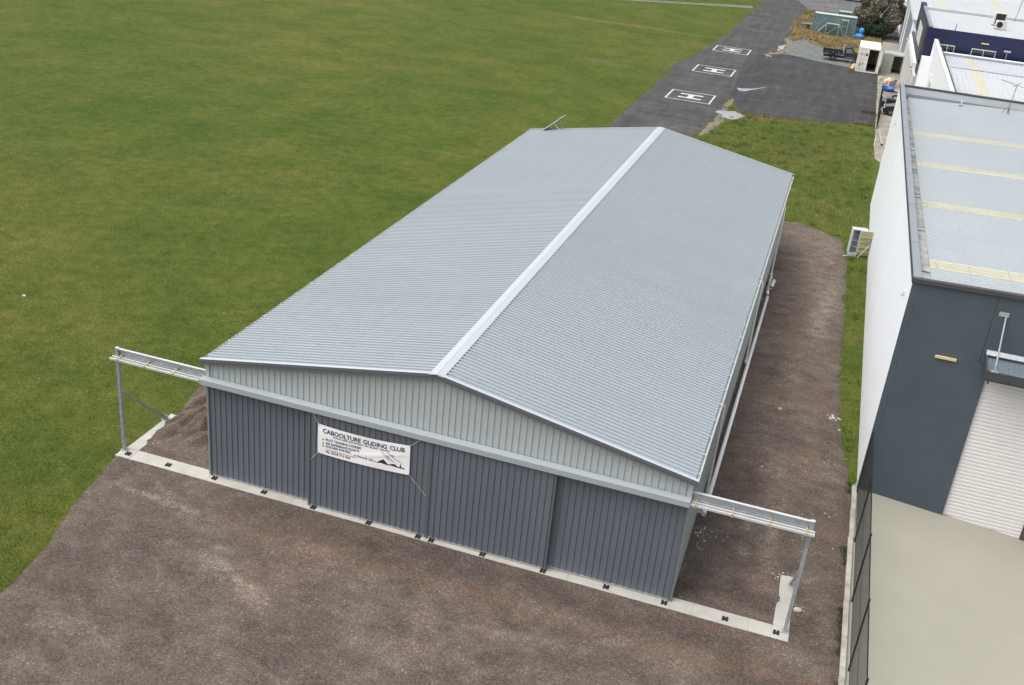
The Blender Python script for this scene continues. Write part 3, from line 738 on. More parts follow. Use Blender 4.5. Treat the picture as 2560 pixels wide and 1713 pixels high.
# ------------------------------------------------------------------ solar panel on the far left of the roof
sp = empty("solar_panel", (1.4, 36.9, zr(1.4)), label="small tilted solar panel on legs at the far left of the hangar roof", cat="solar panel")
pa, pb = Vector((0.88, 36.55, zr(0.88) + 0.06)), Vector((1.93, 36.75, 5.75))
d_ = (pb - pa).normalized(); wv = Vector((0.03, 1, 0)).normalized() * 1.0; nn = d_.cross(wv).normalized()
def slab(a, d, l, w, t, off=0.0):
    o = a + nn * off
    return [o, o + d * l, o + d * l + w, o + w], nn * t
ln = (pb - pa).length
q_, e_ = slab(pa, d_, ln, wv, 0.04)
MB().prism(q_, e_).build("panel_frame", white_m, sp)
q_, e_ = slab(pa + d_ * 0.03 + wv * 0.03, d_, ln - 0.06, wv * 0.94, -0.004, 0.0)
MB().prism(q_, e_).build("solar_cells", mat("solar_cells", (0.02, 0.025, 0.05), 0.2, var=0.1), sp)
for k in (0.12, 0.88):
    t_ = pa + d_ * ln * 0.60 + wv * k
    ft = Vector((1.88, t_.y + 0.05, zr(1.88) + 0.03))
    lg = MB().beam(t_, ft, 0.04, 0.04).build("leg", white_m, sp)
    MB().box(ft.x - 0.05, ft.x + 0.05, ft.y - 0.04, ft.y + 0.04, zr(ft.x) + 0.028, zr(ft.x) + 0.045).build("foot_plate", white_m, lg)
MB().beam(pa + d_ * ln * 0.60 + wv * 0.05 - nn * 0.02, pa + d_ * ln * 0.60 + wv * 0.95 - nn * 0.02, 0.03, 0.03).build("cross_rail", white_m, sp)
pts = [pa + d_ * ln * 0.32 + wv * 0.3, Vector((1.25, 36.9, 5.08)), Vector((1.42, 36.9, 5.0)), Vector((1.48, 36.9, zr(1.48) + 0.03))]
c_ = MB()
for a, b in zip(pts, pts[1:]): c_.tube(a, b, 0.014, 6)
c_.build("cable", white_m, sp)

# ------------------------------------------------------------------ drain pipes beside the hangar
p_ = MB().pipe((16.74, 5.25, 0.12), (16.80, 27.9, 0.12), 0.078, 0.008, 16)
o = tag(p_.build("drain_pipe", pvc_m, smooth=True), "long white drain pipe lying on the gravel along the hangar's right wall", "pipe")
for y in (9.8, 14.2, 18.4, 23.0): MB().pipe((16.74 + (y - 5.25) * 0.00265, y, 0.12), (16.74 + (y + 0.14 - 5.25) * 0.00265, y + 0.14, 0.12), 0.086, 0.007, 16).build("pipe_coupling", pvc_m, o)
tag(MB().pipe((16.86, 29.1, 0.24), (16.90, 30.25, 0.24), 0.11, 0.009, 14).build("pipe_offcut", cream_m, smooth=True), "short wide cream pipe offcut with dark open end, by the hangar wall", "pipe")
jn = empty("pipe_junction", (16.72, 28.8, 0.1), label="grey jointed pipe fitting at the far end of the long white drain pipe", cat="pipe fitting")
gp_m = mat("grey_pvc", (0.33, 0.36, 0.38), 0.45)
MB().tube((16.70, 29.6, 0.16), (16.74, 28.55, 0.16), 0.085, 12).build("fitting_body", gp_m, jn)
for y in (29.35, 28.85): MB().tube((16.71, y, 0.16), (16.713, y - 0.12, 0.16), 0.103, 12).build("fitting_collar", gp_m, jn)
MB().pipe((16.74, 28.6, 0.16), (16.77, 28.2, 0.13), 0.07, 0.008, 12).build("fitting_spigot", pvc_m, jn)
MB().tube((16.70, 29.55, 0.16), (16.69, 30.7, 0.24), 0.055, 10).build("fitting_branch", cream_m, jn)
tag(MB().lathe((16.60, 5.45, 0.03), [(0.13, 0), (0.13, 0.05), (0.10, 0.06), (0.06, 0.05)], 14).build("drain_cover", gp_m), "round grey drain cover on the gravel beside the open pipe end", "drain cover")

# ------------------------------------------------------------------ warehouse on the right
whwall_m = mat("white_render", (0.79, 0.815, 0.84), 0.6, var=0.03, scale=0.5, aniso=(1, 1, 0.12), dirt=0.12, dirtc=(0.6, 0.61, 0.62))
slate_m = mat("slate_wall", (0.062, 0.083, 0.102), 0.6, var=0.09, scale=0.9, bump=0.08, bscale=70)
slate2_m = mat("slate_trim", (0.040, 0.046, 0.052), 0.5, var=0.05)
flash_m = mat("blue_grey_flashing", (0.23, 0.255, 0.285), 0.4, var=0.05, scale=1.0)
wroof_m = mat("pale_roof_sheet", (0.385, 0.422, 0.438), 0.4, var=0.03, scale=0.3)
sky_m = mat("skylight_fibreglass", (0.47, 0.46, 0.36), 0.5, var=0.08, scale=1.2)
mould_m = mat("mouldy_gutter", (0.33, 0.34, 0.33), 0.8, var=0.3, scale=1.6, dirt=0.85, dirtc=(0.05, 0.05, 0.045))
door_slat_m = mat("roller_slat", (0.70, 0.68, 0.66), 0.5, var=0.03)
wh = empty("warehouse", (22.0, 9.93, 0), label="big warehouse with white side wall, slate grey front and pale flat roof", cat="warehouse")
WX, WY0, WY1 = 21.98, 9.93, 50.60
MB().box(WX, 22.21, WY0 + 0.012, WY1, -0.3, 8.555).build("side_wall", whwall_m, wh)
MB().box(WX - 0.008, 22.17, WY0 - 0.015, WY0 + 0.011, -0.5, 8.60).build("corner_panel", slate_m, wh)
MB().prism([(22.178, WY0, -0.5), (25.2, WY0, -0.6), (25.2, WY0, 6.055), (24.825, WY0, 6.055), (24.825, WY0, 8.62), (22.178, WY0, 8.60)], (0, 0.2, 0)).build("front_panel", slate_m, wh)
MB().prism([(24.838, WY0, 6.068), (25.21, WY0, 6.068), (25.21, WY0, 5.45), (28.05, WY0, 5.45), (28.05, WY0, 6.068), (34, WY0, 6.068), (34, WY0, 8.85), (24.838, WY0, 8.62)], (0, 0.2, 0)).build("lintel_panel", slate_m, wh)
MB().box(28.06, 34, WY0, WY0 + 0.2, -2.0, 6.055).build("front_panel", slate_m, wh)
MB().box(24.6, 25.2, WY0 + 0.2, WY0 + 0.25, -0.6, 6.3).box(22.2, 34, WY0 + 0.201, WY0 + 0.21, -0.6, 8.5).build("wall_backing", slate2_m, wh)
# roller door: separate slats between jambs
for k in range(40):
    z0 = -0.62 + k * 0.152
    MB().prism([(25.2, 10.04, z0), (25.2, 10.022, z0 + 0.03), (25.2, 10.022, z0 + 0.115), (25.2, 10.04, z0 + 0.148), (25.2, 10.06, z0 + 0.148), (25.2, 10.06, z0)], (2.82, 0, 0)).build("slat", door_slat_m, wh)
MB().box(28.021, 28.058, 9.94, 10.1, -0.9, 5.45).build("door_jamb", mat("dark_red_jamb", (0.12, 0.02, 0.02), 0.5), wh)
# cappings
MB().box(21.962, 22.245, 9.88, 50.64, 8.5555, 8.70).build("parapet_capping", flash_m, wh)
MB().box(21.940, 21.9615, 9.87, 50.64, 8.52, 8.712).build("capping_edge", slate2_m, wh)
for y in np.arange(14.2, 50, 5.4): MB().box(21.965, 22.243, y, y + 0.012, 8.7005, 8.706).build("capping_joint", slate2_m, wh)
MB().prism([(21.965, 9.84, 8.56), (34, 9.84, 8.92), (34, 9.84, 9.06), (21.965, 9.84, 8.715)], (0, 0.22, 0)).build("front_capping", mat("charcoal_capping", (0.060, 0.058, 0.062), 0.45), wh)
MB().prism([(22.3, 10.061, 8.60), (34, 10.061, 8.95), (34, 10.061, 9.03), (22.3, 10.061, 8.68)], (0, 0.10, 0)).build("front_flashing", flash_m, wh)
def wz(x, y): return 8.42 - 0.014 * (y - 10) + 0.030 * (x - 22.6)
# box gutter
MB().prism([(22.246, 10.17, 8.0), (22.246, 10.17, 8.36), (22.246, 50.3, 7.80), (22.246, 50.3, 7.5)], (0.46, 0, 0)).build("box_gutter", mould_m, wh)
pass
for y in (11.9, 17.4, 22.9, 28.6, 33.2, 36.4, 40.2, 46.0):
    MB().box(22.26, 22.66, y, y + 0.06, 8.36 - 0.014 * (y - 10) - 0.1, 8.36 - 0.014 * (y - 10) + 0.02).build("gutter_divider", slate2_m, wh)
# roof with skylight strips
strips = [(12.35, 13.35), (21.3, 22.2), (29.5, 30.36), (37.6, 38.5)]
edges = [10.165] + [e for s_ in strips for e in s_] + [50.30]
def roof_piece(name, m, x0, x1, y0, y1, dz=0.0):
    pr = ribs(y0, y1, 0.15, 0.010, 0.035, 0.034); V = []; F = []
    for (y, h) in pr: V += [(x0, y, wz(x0, y) + h + dz), (x1, y, wz(x1, y) + h + dz)]
    for i in range(len(pr) - 1): F.append((2 * i, 2 * i + 1, 2 * i + 3, 2 * i + 2))
    return MB().add(V, F).build(name, m, wh)
for i in range(len(edges) - 1):
    if i % 2 == 0: roof_piece("roof_sheet", wroof_m, 22.67, 40, edges[i], edges[i + 1])
    else:
        xs = [22.67, 22.90, 24.07, 25.46, 26.85, 28.24, 29.63, 31.02, 32.4, 40]
        for a, b in zip(xs, xs[1:]): roof_piece("skylight_panel", sky_m, a + 0.006, b - 0.006, edges[i] - 0.01, edges[i + 1] + 0.01, 0.008)
        MB().prism([(22.7, edges[i], wz(22.7, edges[i]) - 0.03), (40, edges[i], wz(40, edges[i]) - 0.03), (40, edges[i + 1], wz(40, edges[i + 1]) - 0.03), (22.7, edges[i + 1], wz(22.7, edges[i + 1]) - 0.03)], (0, 0, -0.02)).build("skylight_backing", slate2_m, wh)
sc_ = MB()
for x in (24.07, 25.46, 26.85, 28.24, 29.63):
    for y in np.arange(10.4, 50.2, 0.19): sc_.box(x - 0.008, x + 0.008, y - 0.008, y + 0.008, wz(x, y) + 0.0, wz(x, y) + 0.026)
tag(sc_.build("roof_screw", mat("pale_screw", (0.33, 0.35, 0.36)), wh), kind="stuff")
# back parapet
MB().prism([(22.2, 50.31, 7.5), (40, 50.31, 7.5), (40, 50.31, 8.55), (22.2, 50.31, 8.55)], (0, 0.28, 0)).build("back_parapet", mat("pale_upstand", (0.47, 0.50, 0.51), 0.5, var=0.05, scale=0.8), wh)
MB().box(22.246, 26.4, 50.29, 50.62, 8.5555, 8.66).box(26.403, 40, 50.285, 50.63, 8.5555, 8.655).build("back_capping", mat("charcoal_capping", (0, 0, 0)), wh)
MB().box(22.56, 40, 50.26, 50.309, 7.85, 8.12).build("parapet_flashing", flash_m, wh)
# awning with tie rod
aw = MB()
aw_m = mat("awning_charcoal", (0.055, 0.055, 0.060), 0.5)
MB().prism([(24.96, 9.925, 6.50), (24.96, 9.0, 6.22), (24.96, 9.0, 5.90), (24.96, 9.925, 5.95)], (0.05, 0, 0)).build("awning_side", aw_m, wh)
MB().box(25.011, 30, 8.985, 9.06, 5.90, 6.20).build("awning_fascia", aw_m, wh)
pr = ribs(25.011, 30, 0.14, 0.012, 0.02, 0.02); V = []; F = []
for (x, h) in pr: V += [(x, 9.06, 6.06 + h), (x, 9.92, 6.42 + h)]
for i in range(len(pr) - 1): F.append((2 * i, 2 * i + 2, 2 * i + 3, 2 * i + 1))
MB().add(V, F).build("awning_deck", mat("awning_deck", (0.17, 0.21, 0.24), 0.35, metal=0.3, var=0.15), wh)
MB().prism([(24.955, 9.923, 6.62), (24.955, 9.78, 6.50), (24.955, 9.78, 6.47), (24.955, 9.923, 6.53)], (5, 0, 0)).build("awning_flashing", galv_m, wh)
tr = MB().tube((25.22, 9.92, 7.98), (25.24, 9.12, 6.40), 0.030, 10).tube((25.24, 9.12, 6.40), (25.243, 9.04, 6.24), 0.014, 8).build("tie_rod", galv_m, wh)
MB().box(24.98, 25.30, 9.905, 9.9295, 7.93, 8.09).build("tie_plate", galv_m, tr)
MB().box(25.12, 25.36, 8.99, 9.16, 6.201, 6.225).build("tie_foot", galv_m, tr)
MB().beam((25.12, 9.0, 5.90), (25.14, 9.03, 5.74), 0.06, 0.03).build("awning_outlet", aw_m, wh)
# wall light
wlg = MB().bbox(23.36, 24.09, 9.86, 9.929, 5.95, 6.05, 0.012).build("wall_light", mat("cream_light_cover", (0.62, 0.46, 0.24), 0.4, var=0.03), wh)
for x in (23.40, 24.0): MB().box(x, x + 0.05, 9.9295, 9.94, 5.90, 6.10).build("light_clip", slate2_m, wlg)
for y, z in ((11.5, 7.50), (43.3, 7.36)):
    b_ = MB().box(WX - 0.10, WX - 0.002, y, y + 0.10, z, z + 0.12).build("wall_sensor", white_m, wh)
    MB().tube((WX - 0.05, y + 0.05, z - 0.001), (WX - 0.09, y - 0.03, z - 0.07), 0.03, 8).build("sensor_head", galv_m, b_)
# roof vent and antenna (their own things)
vp = empty("roof_vent", (26.0, 49.3, wz(26, 49.3)), label="short white vent pipe standing on the warehouse roof near its back parapet", cat="vent pipe")
MB().tube((26.0, 49.3, wz(26, 49.3) + 0.02), (26.02, 49.3, wz(26, 49.3) + 0.42), 0.045, 10).build("vent_pipe", white_m, vp)
MB().lathe((26.0, 49.3, wz(26, 49.3) + 0.015), [(0.14, 0), (0.10, 0.05), (0.05, 0.07)], 12).build("rubber_boot", black_m, vp)
an_m = mat("antenna_metal", (0.13, 0.13, 0.13), 0.4, metal=0.3)
an = empty("tv_antenna", (28.8, 48.4, wz(28.8, 48.4)), label="thin television antenna on a tripod mast above the warehouse roof", cat="antenna")
zb_ = wz(28.8, 48.4)
MB().tube((28.8, 48.4, zb_), (28.92, 48.4, zb_ + 1.9), 0.022, 8).build("mast", an_m, an)
for dx, dy in ((-0.3, 0.1), (0.12, -0.3), (0.12, 0.3)): MB().tube((28.8 + dx, 48.4 + dy, zb_ + 0.03), (28.82, 48.4, zb_ + 0.6), 0.016, 6).build("tripod_leg", an_m, an)
MB().tube((27.95, 48.9, zb_ + 2.05), (29.95, 47.9, zb_ + 1.75), 0.014, 6).build("boom", an_m, an)
for t in np.linspace(0.02, 0.98, 14):
    c0 = Vector((27.95 + 2.0 * t, 48.9 - 1.0 * t, zb_ + 2.05 - 0.3 * t)); dv = Vector((0.45, 0.9, 0)).normalized() * (0.12 + 0.22 * (1 - t) ** 2)
    MB().tube(c0 - dv, c0 + dv, 0.009, 5).build("element", an_m, an)
MB().tube((28.7, 48.5, zb_ + 1.78), (29.1, 48.3, zb_ + 2.1), 0.02, 6).build("dipole", an_m, an)

# ------------------------------------------------------------------ buildings behind the warehouse
cream_wall_m = mat("cream_wall", (0.55, 0.54, 0.50), 0.65, var=0.04, scale=0.5)
navy_wall_m = mat("navy_wall", (0.007, 0.011, 0.052), 0.45, var=0.08, scale=0.8)
grey_panel_m = mat("grey_panel", (0.060, 0.062, 0.068), 0.5, var=0.06)
glass_m = mat("dark_glass", (0.02, 0.022, 0.026), 0.12, var=0.1)
whroof_m = mat("white_roof_sheet", (0.46, 0.48, 0.50), 0.4, var=0.04, scale=0.3)
def ribbed_y(name, m, par, x0, x1, ya, za, yb, zb, pitch=0.36, h=0.035):
    """roof sheet with ribs along Y"""
    pr = ribs(x0, x1, pitch - 0.09, 0.025, 0.04, h); V = []; F = []
    for (x, hh) in pr: V += [(x, ya, za + hh), (x, yb, zb + hh)]
    for i in range(len(pr) - 1): F.append((2 * i, 2 * i + 2, 2 * i + 3, 2 * i + 1))
    return MB().add(V, F).build(name, m, par)
b2 = empty("white_workshop", (26, 52, 0), label="white workshop with ridged pale roof just behind the big warehouse", cat="workshop")
MB().box(25.64, 25.92, 51.0, 83.2, 0, 7.93).build("side_wall", whwall_m, b2)
MB().box(25.62, 25.95, 51.0, 83.25, 7.931, 8.0).build("parapet_capping", white_m, b2)
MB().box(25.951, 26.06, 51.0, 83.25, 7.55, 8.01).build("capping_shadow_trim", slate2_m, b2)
MB().box(24.90, 25.639, 81.5, 83.6, 0, 6.30).build("annex", whwall_m, b2)
xk = 26.0
for y0, z0, y1, z1 in ((52.0, 7.15, 67.7, 7.86), (77.0, 7.45, 67.7, 7.86)):
    for a, b, m_ in ((26.0, 27.86, whroof_m), (27.86, 28.72, sky_m), (28.72, 45, whroof_m)):
        ribbed_y("skylight_panel" if m_ is sky_m else "roof_sheet", m_, b2, a, b, min(y0, y1), z0 if y0 < y1 else z1, max(y0, y1), z1 if y0 < y1 else z0)
MB().prism([(26.0, 67.4, 7.895), (26.0, 67.7, 7.93), (26.0, 68.0, 7.895), (26.0, 67.7, 7.91)], (19, 0, 0)).build("ridge_cap", cap_m, b2)
MB().box(25.99, 45, 77.05, 77.5, 7.3, 7.62).build("rear_gutter", galv2_m, b2)
MB().box(25.99, 45, 77.5, 83.0, 0, 7.0).build("rear_wall", whwall_m, b2)
wv_ = MB().box(25.60, 25.638, 73.4, 76.2, 3.2, 5.4).build("window", white_m, b2)
MB().box(25.595, 25.599, 73.6, 76.0, 3.3, 5.3).build("pane", glass_m, wv_)
MB().lathe((25.6, 75.4, 5.9), [(0.05, 0), (0.14, -0.06), (0.14, -0.1)], 10).build("wall_lamp", white_m, b2)

b3 = empty("navy_building", (25, 84, 0), label="navy blue fronted building with white sign on its grey side panel", cat="building")
MB().box(24.91, 46, 84.0, 84.3, 0, 8.86).build("front_wall", navy_wall_m, b3)
MB().prism([(24.88, 84.01, 8.9), (24.88, 107, 8.85), (24.88, 107, 6.2), (24.88, 102.3, 6.2), (24.88, 99.3, 4.92), (24.88, 88, 5.2), (24.88, 85.7, 5.6), (24.88, 84.01, 6.0)], (0.4, 0, 0)).build("side_wall", navy_wall_m, b3)
MB().prism([(24.84, 86.4, 8.6), (24.84, 104.6, 8.6), (24.84, 101.5, 6.4), (24.84, 99.0, 5.1), (24.84, 88.3, 5.4), (24.84, 86.4, 6.4)], (0.039, 0, 0)).build("side_panel", grey_panel_m, b3)
MB().prism([(24.80, 91.6, 7.86), (24.80, 99.1, 7.84), (24.80, 98.9, 6.02), (24.80, 91.5, 6.06)], (0.039, 0, 0)).build("sign_board", white_m, b3)
MB().box(24.95, 46, 84.301, 84.5, 8.2, 8.80).build("roof_flashing", navy_wall_m, b3)
ribbed_y("roof_sheet", whroof_m, b3, 25.3, 46, 84.5, 8.45, 101.5, 8.75, 0.3, 0.03)
MB().box(25.28, 46, 101.6, 102.6, 8.0, 9.0).build("back_parapet", mat("stained_white", (0.47, 0.48, 0.48), 0.6, var=0.12, scale=0.6, dirt=0.5, dirtc=(0.3, 0.3, 0.3)), b3)
MB().box(25.0, 25.279, 84.4, 103.6, 8.3, 8.95).build("side_capping", flash_m, b3)
MB().box(24.86, 25.4, 103.61, 107.0, 8.7, 9.0).build("corner_block", navy_wall_m, b3)
for x0, x1 in ((26.35, 27.65), (29.18, 31.35)):
    w_ = MB().box(x0, x1, 83.95, 83.999, 6.3, 7.52).build("window", white_m, b3)
    xm_ = (x0 + x1) / 2
    for a, b in ((x0 + 0.06, xm_ - 0.03), (xm_ + 0.03, x1 - 0.06)): MB().box(a, b, 83.943, 83.949, 6.36, 7.44).build("pane", glass_m, w_)
MB().bbox(29.86, 30.56, 83.92, 83.999, 8.02, 8.12, 0.01).build("wall_light", mat("cream_light_cover", (0, 0, 0)), b3)
fl = MB().beam((32.25, 83.5, 6.6), (32.25, 83.5, 7.62), 0.06, 0.06).build("floodlight_post", galv2_m, b3)
MB().box(31.95, 32.55, 83.4, 83.6, 7.62, 7.78).build("floodlight_head", galv2_m, fl)
MB().tube((27.3, 84.1, 8.86), (27.32, 84.1, 9.5), 0.03, 6).build("roof_pole", black_m, b3)
MB().box(24.6, 24.879, 88, 110.5, 4.15, 4.9).build("portico_beam", whwall_m, b3)
for k, y in enumerate((84.3, 89.3, 94.3, 99.3, 104.3, 109.3)):
    MB().box(24.62, 24.9, y, y + 3.9, 0, 4.149).build("portico_pier", cream_wall_m, b3)
MB().box(24.95, 25.3, 84.31, 113, 0, 5.0).build("portico_back", grey_panel_m, b3)
for y in (88.6, 109.2):
    MB().box(24.55, 24.599, y, y + 0.5, 4.3, 4.8).tube((24.5, y + 0.25, 4.5), (24.42, y + 0.1, 4.35), 0.1, 8).build("portico_lamp", galv_m, b3)
b4 = empty("pale_hall", (25, 114, 0), label="pale white hall with grey side panel and broad white roof at the top right", cat="building")
MB().box(24.92, 70, 113.2, 176, 0, 6.1).build("walls", whwall_m, b4)
MB().box(24.885, 24.919, 116.5, 137, 0.2, 5.85).build("side_panel", mat("steel_blue_panel", (0.22, 0.25, 0.28), 0.5), b4)
MB().box(24.80, 24.884, 130.2, 131.6, 0.1, 6.0).build("side_fin", whwall_m, b4)
MB().prism([(24.7, 113.0, 6.11), (24.7, 176.2, 6.11), (24.7, 176.2, 6.3), (24.7, 113.0, 6.3)], (46, 0, 0)).build("roof_deck", whroof_m, b4)
for a, b, m_ in ((24.8, 28.6, whroof_m), (28.6, 29.6, sky_m), (29.6, 36.2, whroof_m), (36.2, 37.2, sky_m), (37.2, 70, whroof_m)):
    ribbed_y("skylight_panel" if m_ is sky_m else "roof_sheet", m_, b4, a, b, 113.0, 6.33, 176, 6.8, 0.45, 0.04)
ac_m = mat("ac_white", (0.58, 0.58, 0.55), 0.5, var=0.04)
def aircon(x, y, z, rz, label, fan):
    a = empty("air_conditioner", (x, y, z), rz, label=label, cat="air conditioner", group="air conditioners on the white roof")
    b = MB().bbox(-0.5, 0.5, -0.2, 0.2, 0.06, 0.86, 0.02).build("cabinet", ac_m, a, local=True)
    MB().box(-0.55, 0.55, -0.26, -0.16, 0, 0.059).box(-0.55, 0.55, 0.16, 0.26, 0, 0.059).build("feet", galv2_m, a, local=True)
    if fan:
        MB().lathe((-0.15, -0.205, 0.46), [(0.30, 0.004), (0.30, -0.012), (0.26, -0.02)], 20, 'y').build("fan_grille", black_m, b, local=True)
    else:
        MB().box(-0.40, 0.42, -0.212, -0.201, 0.12, 0.80).build("coil_grille", black_m, b, local=True)
    return a
aircon(32.1, 92.6, 8.62, 0.12, "white outdoor air conditioner with round fan on the navy building's roof", True)
aircon(32.15, 95.2, 8.68, 0.12, "white air conditioner with dark square coil behind the round-fan one", False).scale = (1.15, 1.15, 1.5)
ap = empty("aerial_pole", (34.3, 101, 8.7), label="tall thin aerial pole at the far edge of the navy building's roof", cat="pole")
MB().tube((34.3, 101.0, 8.73), (34.75, 101.0, 12.5), 0.03, 6).build("pole", an_m, ap)
MB().lathe((34.3, 101, 8.72), [(0.18, 0), (0.18, 0.04), (0.06, 0.1)], 10).build("pole_base", galv2_m, ap)

# ------------------------------------------------------------------ chain-link fence and kerb, lower right
kerb_m = mat("old_kerb_concrete", (0.36, 0.34, 0.29), 0.9, var=0.22, scale=2.0, bump=0.2, bscale=30, dirt=0.6, dirtc=(0.12, 0.11, 0.08))
ky = [9.88, 8.1, 6.2, 4.3, 2.4, 0.5, -1.4, -3.4, -6.0]
kerb = None
for i in range(len(ky) - 1):
    y1, y0 = ky[i] - 0.004, ky[i + 1] + 0.004
    xo = 21.80 + 0.006 * (y0 - 9.9) + random.uniform(-0.012, 0.012)
    kb = MB().bbox(xo, xo + 0.175, y0, y1, -0.2, 0.115 + random.uniform(-0.006, 0.006), 0.012)
    if kerb is None: kerb = tag(kb.build("kerb", kerb_m), kind="structure")
    else: kb.build("kerb_block", kerb_m, kerb)
fm = mat("black_fence_coating", (0.012, 0.012, 0.014), 0.45, var=0.1)
fence = empty("chain_link_fence", (22.02, 4, 0), label="black chain-link fence on a low kerb running from the warehouse corner", cat="fence")
XF = 22.01
for y in (9.62, 6.15, 2.6, -0.85, -4.3):
    p = MB().tube((XF, y, -0.2), (XF, y, 2.62), 0.030, 10).build("post", fm, fence)
    MB().lathe((XF, y, 2.62), [(0.034, 0), (0.034, 0.03), (0.01, 0.05)], 8).build("post_cap", fm, p)
for z in (0.16, 1.35, 2.56): MB().tube((XF, -4.3, z), (XF, 9.62, z), 0.008 if z < 2.5 else 0.02, 6).build("rail", fm, fence)
ch = MB()
ya, yb, za, zb2 = -4.3, 9.62, 0.13, 2.56
for s in (1, -1):
    t = ya - (zb2 - za) if s > 0 else ya
    while t < (yb if s > 0 else yb + (zb2 - za)):
        p0 = [t, za]; p1 = [t + s * (zb2 - za), zb2]
        lo, hi = (p0, p1)
        def clip(yc, a, b):
            k = (yc - a[0]) / (b[0] - a[0]); return [yc, a[1] + k * (b[1] - a[1])]
        a, b = list(lo), list(hi)
        if min(a[0], b[0]) < yb and max(a[0], b[0]) > ya:
            for q in (a, b): pass
            if a[0] < ya: a = clip(ya, lo, hi)
            if a[0] > yb: a = clip(yb, lo, hi)
            if b[0] < ya: b = clip(ya, lo, hi)
            if b[0] > yb: b = clip(yb, lo, hi)
            if abs(a[1] - b[1]) > 0.02:
                ch.tube((XF + s * 0.002, a[0], a[1]), (XF + s * 0.002, b[0], b[1]), 0.0022, 4, cap=False)
        t += 0.085
tag(ch.build("chain_mesh", fm, fence), kind="stuff")

# ------------------------------------------------------------------ old refrigerator beside the white wall
fr_w = mat("old_fridge_white", (0.52, 0.53, 0.53), 0.5, var=0.06, scale=3, dirt=0.3, dirtc=(0.28, 0.27, 0.22))
fr_g = mat("fridge_liner", (0.50, 0.51, 0.56), 0.5, var=0.08)
fr_y = mat("yellowed_liner", (0.37, 0.36, 0.20), 0.55, var=0.1, scale=3)
fr = empty("refrigerator", (21.22, 38.35, 0.0), 0.20, label="old white refrigerator standing with its door open against the white wall", cat="refrigerator")
fw, fd, fh, t = 0.46, 0.52, 1.65, 0.05
P = lambda x0, x1, y0, y1, z0, z1, nm, m, par=fr: MB().bbox(x0, x1, y0, y1, z0, z1, 0.008).build(nm, m, par, local=True)
P(-fw, -fw + t, 0, fd, 0.05, fh, "side_panel", fr_w); P(fw - t, fw, 0, fd, 0.05, fh, "side_panel", fr_w)
P(-fw + t + .001, fw - t - .001, 0, fd, fh - t, fh, "top_panel", fr_w); P(-fw + t + .001, fw - t - .001, 0, fd, 0.05, 0.05 + t, "floor_panel", fr_w)
P(-fw + t + .001, fw - t - .001, fd - t, fd - .001, 0.051 + t, fh - t - .001, "back_panel", fr_g)
for z in (0.45, 0.85, 1.25): P(-fw + t + .002, fw - t - .002, 0.16, fd - t - .002, z, z + 0.012, "shelf", fr_g)
dr = MB().bbox(0.0, 0.86, -0.10, -0.03, 0.05, fh, 0.012).build("door", fr_w, fr, local=True)
dr.location = (fw, 0.02, 0); dr.rotation_euler = (0, 0, 0.05)
dr.location = (fw - 0.50, -0.0, 0)
MB().box(0.05, 0.81, -0.125, -0.101, 0.10, fh - 0.05).build("door_liner", fr_y, dr, local=True)
for z in (0.25, 0.55, 0.9, 1.2): MB().box(0.08, 0.78, -0.19, -0.126, z, z + 0.05).build("door_shelf", fr_y, dr, local=True)
MB().box(0.42, 0.62, -0.18, -0.127, 1.02, 1.15).build("butter_box", mat("pinkish_plastic", (0.4, 0.3, 0.27), 0.5), dr, local=True)
MB().beam((0.7, -0.16, 0.85), (0.02, -0.55, 0.04), 0.03, 0.03).build("loose_bar", fr_w, fr, local=True)
cr = empty("crisper_drawer", (20.98, 38.05, 0.02), 0.5, label="pale plastic drawer lying on the grass at the refrigerator's foot", cat="drawer")
MB().box(-0.22, 0.22, -0.16, 0.16, 0.0, 0.02).box(-0.22, -0.20, -0.16, 0.16, 0.021, 0.17).box(0.20, 0.22, -0.16, 0.16, 0.021, 0.17).box(-0.199, 0.199, -0.16, -0.14, 0.021, 0.17).box(-0.199, 0.199, 0.14, 0.16, 0.021, 0.17).build("drawer_tray", mat("pale_drawer", (0.42, 0.47, 0.47), 0.4), cr, local=True)
MB().box(-0.62, -0.30, -0.12, -0.02, 0.0, 0.03).build("drawer_lid", fr_w, cr, local=True)

# ------------------------------------------------------------------ stones
def stone(r, seed, fl=0.7):
    rr = np.random.default_rng(seed); V = []; n1, n2 = 5, 8
    V.append((0, 0, r * fl))
    for i in range(1, n1):
        for j in range(n2):
            t, p = math.pi * i / n1, 2 * math.pi * j / n2
            k = r * (0.75 + 0.45 * rr.random())
            V.append((k * math.sin(t) * math.cos(p), k * math.sin(t) * math.sin(p) * 0.8, k * fl * math.cos(t)))
    V.append((0, 0, -r * fl)); F = []
    for j in range(n2): F.append((0, 1 + j, 1 + (j + 1) % n2))
    for i in range(n1 - 2):
        for j in range(n2):
            a = 1 + i * n2 + j; b = 1 + i * n2 + (j + 1) % n2
            F.append((a, a + n2, b + n2, b))
    l_ = len(V) - 1
    for j in range(n2): F.append((l_, 1 + (n1 - 2) * n2 + (j + 1) % n2, 1 + (n1 - 2) * n2 + j))
    return V, F
stone_m = mat("pale_stone", (0.42, 0.40, 0.36), 0.9, var=0.15, scale=6, bump=0.3, bscale=30)
for k, (x, y, r, lb) in enumerate(((20.36, 1.25, 0.14, "large pale lump of stone beside the right rail frame's post"), (18.61, 14.95, 0.10, "pale stone lying in the wheel rut of the side lane"),
                                   (18.36, 9.7, 0.06, "small white stone on gravel near the right rail frame's beam"), (21.16, 14.25, 0.07, "small white stone at the edge of the grass strip by the wall"))):
    V, F = stone(r, 100 + k)
    o = MB().add(V, F).build("stone", stone_m, smooth=True); o.location = (x, y, 0.03 + r * 0.4); o.rotation_euler = (0, 0, k)
    tag(o, lb, "stone", "pale stones on the gravel")
